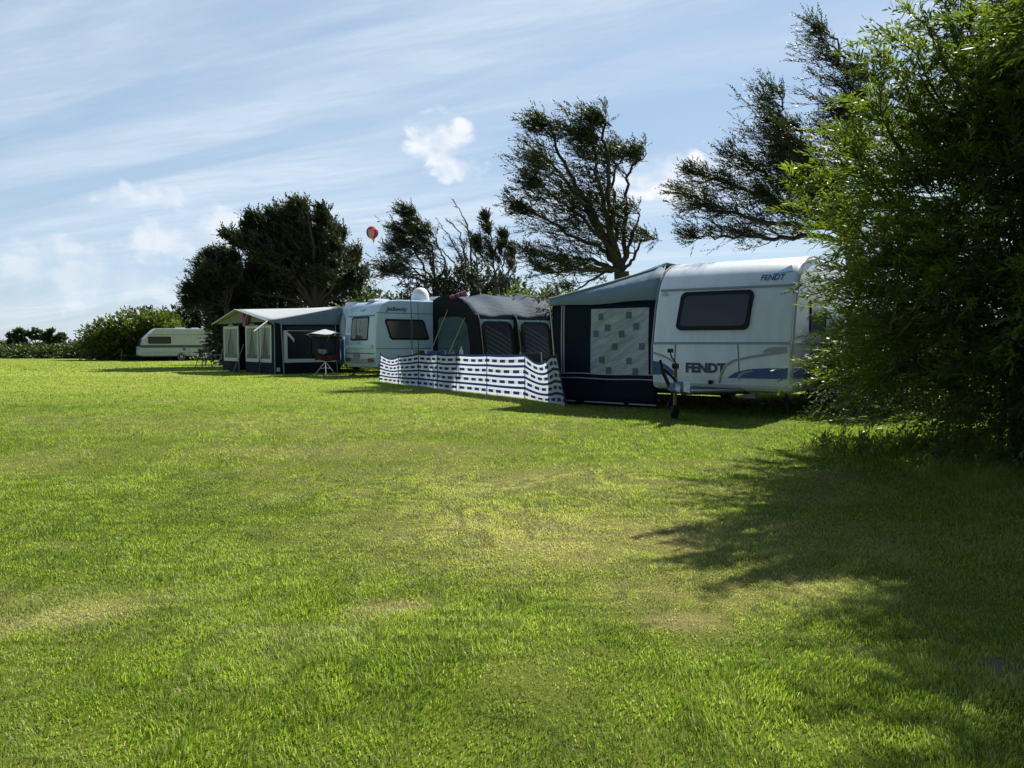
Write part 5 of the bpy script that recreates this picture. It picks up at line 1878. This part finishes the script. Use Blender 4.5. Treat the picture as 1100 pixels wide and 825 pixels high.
# ---- folding table with bottles behind the windbreak
x_, y_ = (493 - 550) / 820 * 20.8, 20.8
tt = empty('folding_table', (x_, y_, hz(x_, y_)), .2, 'folding camp table with bottles behind the windbreak, right of the blue chair', 'table')
m = MB(); m.box((0, 0, .70), (.95, .55, .03)); m.build('table_top', M['greencanvas'], tt)
for sx in (-1, 1):
    for sy in (-1, 1):
        p = MB(); p.tube([(sx * .42, sy * .23, 0), (sx * .42, sy * .23, .69)], .014, 6); p.build('leg', M['alu'], tt)


def bottle(name, label, mt, dx, h, r_):
    m = MB(); m.lathe([(r_, 0), (r_, h * .62), (r_ * .9, h * .7), (r_ * .35, h * .84), (r_ * .35, h), (.005, h)], (0, 0, 0), 14)
    o = m.build(name, mt, None, smooth=True); o.location = (x_ + dx, y_ + .2 * dx, hz(x_, y_) + .717); tag(o, label, 'bottle', 'bottles on the camp table')


bottle('bottle', 'tall white bottle on the camp table behind the windbreak', M['whiteplastic'], .06, .32, .05)
bottle('bottle', 'small dark bottle left of the white one behind the windbreak', M['airblue'], -.16, .24, .045)

# ---- slim mast, pink windsock, kite
x_, y_ = (442.5 - 550) / 820 * 23.6, 23.6
m = MB(); m.tube([(0, 0, -.1), (0, 0, 1.6), (-.05, 0, 3.25)], [.02, .016, .01], 8)
o = m.build('mast', M['dark_metal']); o.location = (x_, y_, hz(x_, y_)); tag(o, 'thin dark pole standing upright before the side of the pale blue caravan', 'pole')
wpos = Matrix.Rotation(RZ2, 4, 'Z') @ Vector((X0 - .02, pr_y(1.6), 2.62)) + Vector((O2.x, O2.y, CZ2))
ws = empty('windsock', wpos, 0, 'small pink windsock with dark bands flying at the corner of the inflatable awning', 'windsock')
m = MB()
for i in range(7):
    ln = [(-.26 + .075 * i, 0, .0 + .022 * i + .012 * math.sin(i * 2)), (-.26 + .075 * (i + 1), 0, .022 * (i + 1) + .012 * math.sin(i * 2 + 2))]
    m.tube(ln, [.055 + .006 * i, .058 + .006 * i], 8, mi=(1 if i in (2, 4) else 0))
m.build('sock', [M['pink'], M['kiteblue']], ws, smooth=True)
m = MB(); m.tube([(.27, 0, .17), (.27, 0, -.12)], .008, 5); m.build('stick', M['alu'], ws)

kp = at(399.5, 249.5, 29)
kt = empty('kite', kp, 0, 'small round multicoloured kite in the sky between the dense conifer and middle trees', 'kite')
m = MB()
segs, rings = 12, 8
mats = [M['kitered'], M['kiteblue'], M['kitemagenta'], M['kitewhite'], M['yellow']]
vs_ = []; fs = []; mis = []
for i in range(rings + 1):
    ph = math.pi * i / rings
    for j_ in range(segs):
        th = 2 * math.pi * j_ / segs
        r_ = .23 * math.sin(ph) * (1 + .05 * math.cos(3 * th))
        vs_.append((r_ * math.cos(th), r_ * math.sin(th), .24 * math.cos(ph)))
pal = {0: 0, 1: 0, 2: 0, 3: 0, 4: 0, 5: 0}
for i in range(rings):
    for j_ in range(segs):
        k2 = (j_ + 1) % segs
        fs = [(0, 1, 2, 3)]
        th = math.degrees(2 * math.pi * (j_ + .5) / segs)
        if i < 3: c_ = [0, 0, 4, 0, 0, 0, 1, 0, 0, 0, 0, 4][j_]
        elif i < 6: c_ = [1, 0, 4, 0, 1, 2, 1, 1, 3, 3, 0, 1][j_]
        else: c_ = [1, 0, 4, 0, 1, 2, 2, 2, 4, 4, 1, 1][j_]
        m.add([vs_[i * segs + j_], vs_[(i + 1) * segs + j_], vs_[(i + 1) * segs + k2], vs_[i * segs + k2]], fs, c_)
m.build('canopy', mats, kt, smooth=True)
m = MB(); m.tube([(0.03, 0, -.22), (.06, 0, -.31), (.03, 0, -.39)], [.07, .04, .01], 6); m.build('tail', M['yellow'], kt)
m = MB(); kz = kp.z - hz(kp.x + 1.5, kp.y + 2)
m.tube(smooth_line([(0, 0, -.2), (.5, .6, -kz * .5), (1.5, 2.0, -kz + .02)], 10), .004, 3); m.build('string', M['rope'], kt)
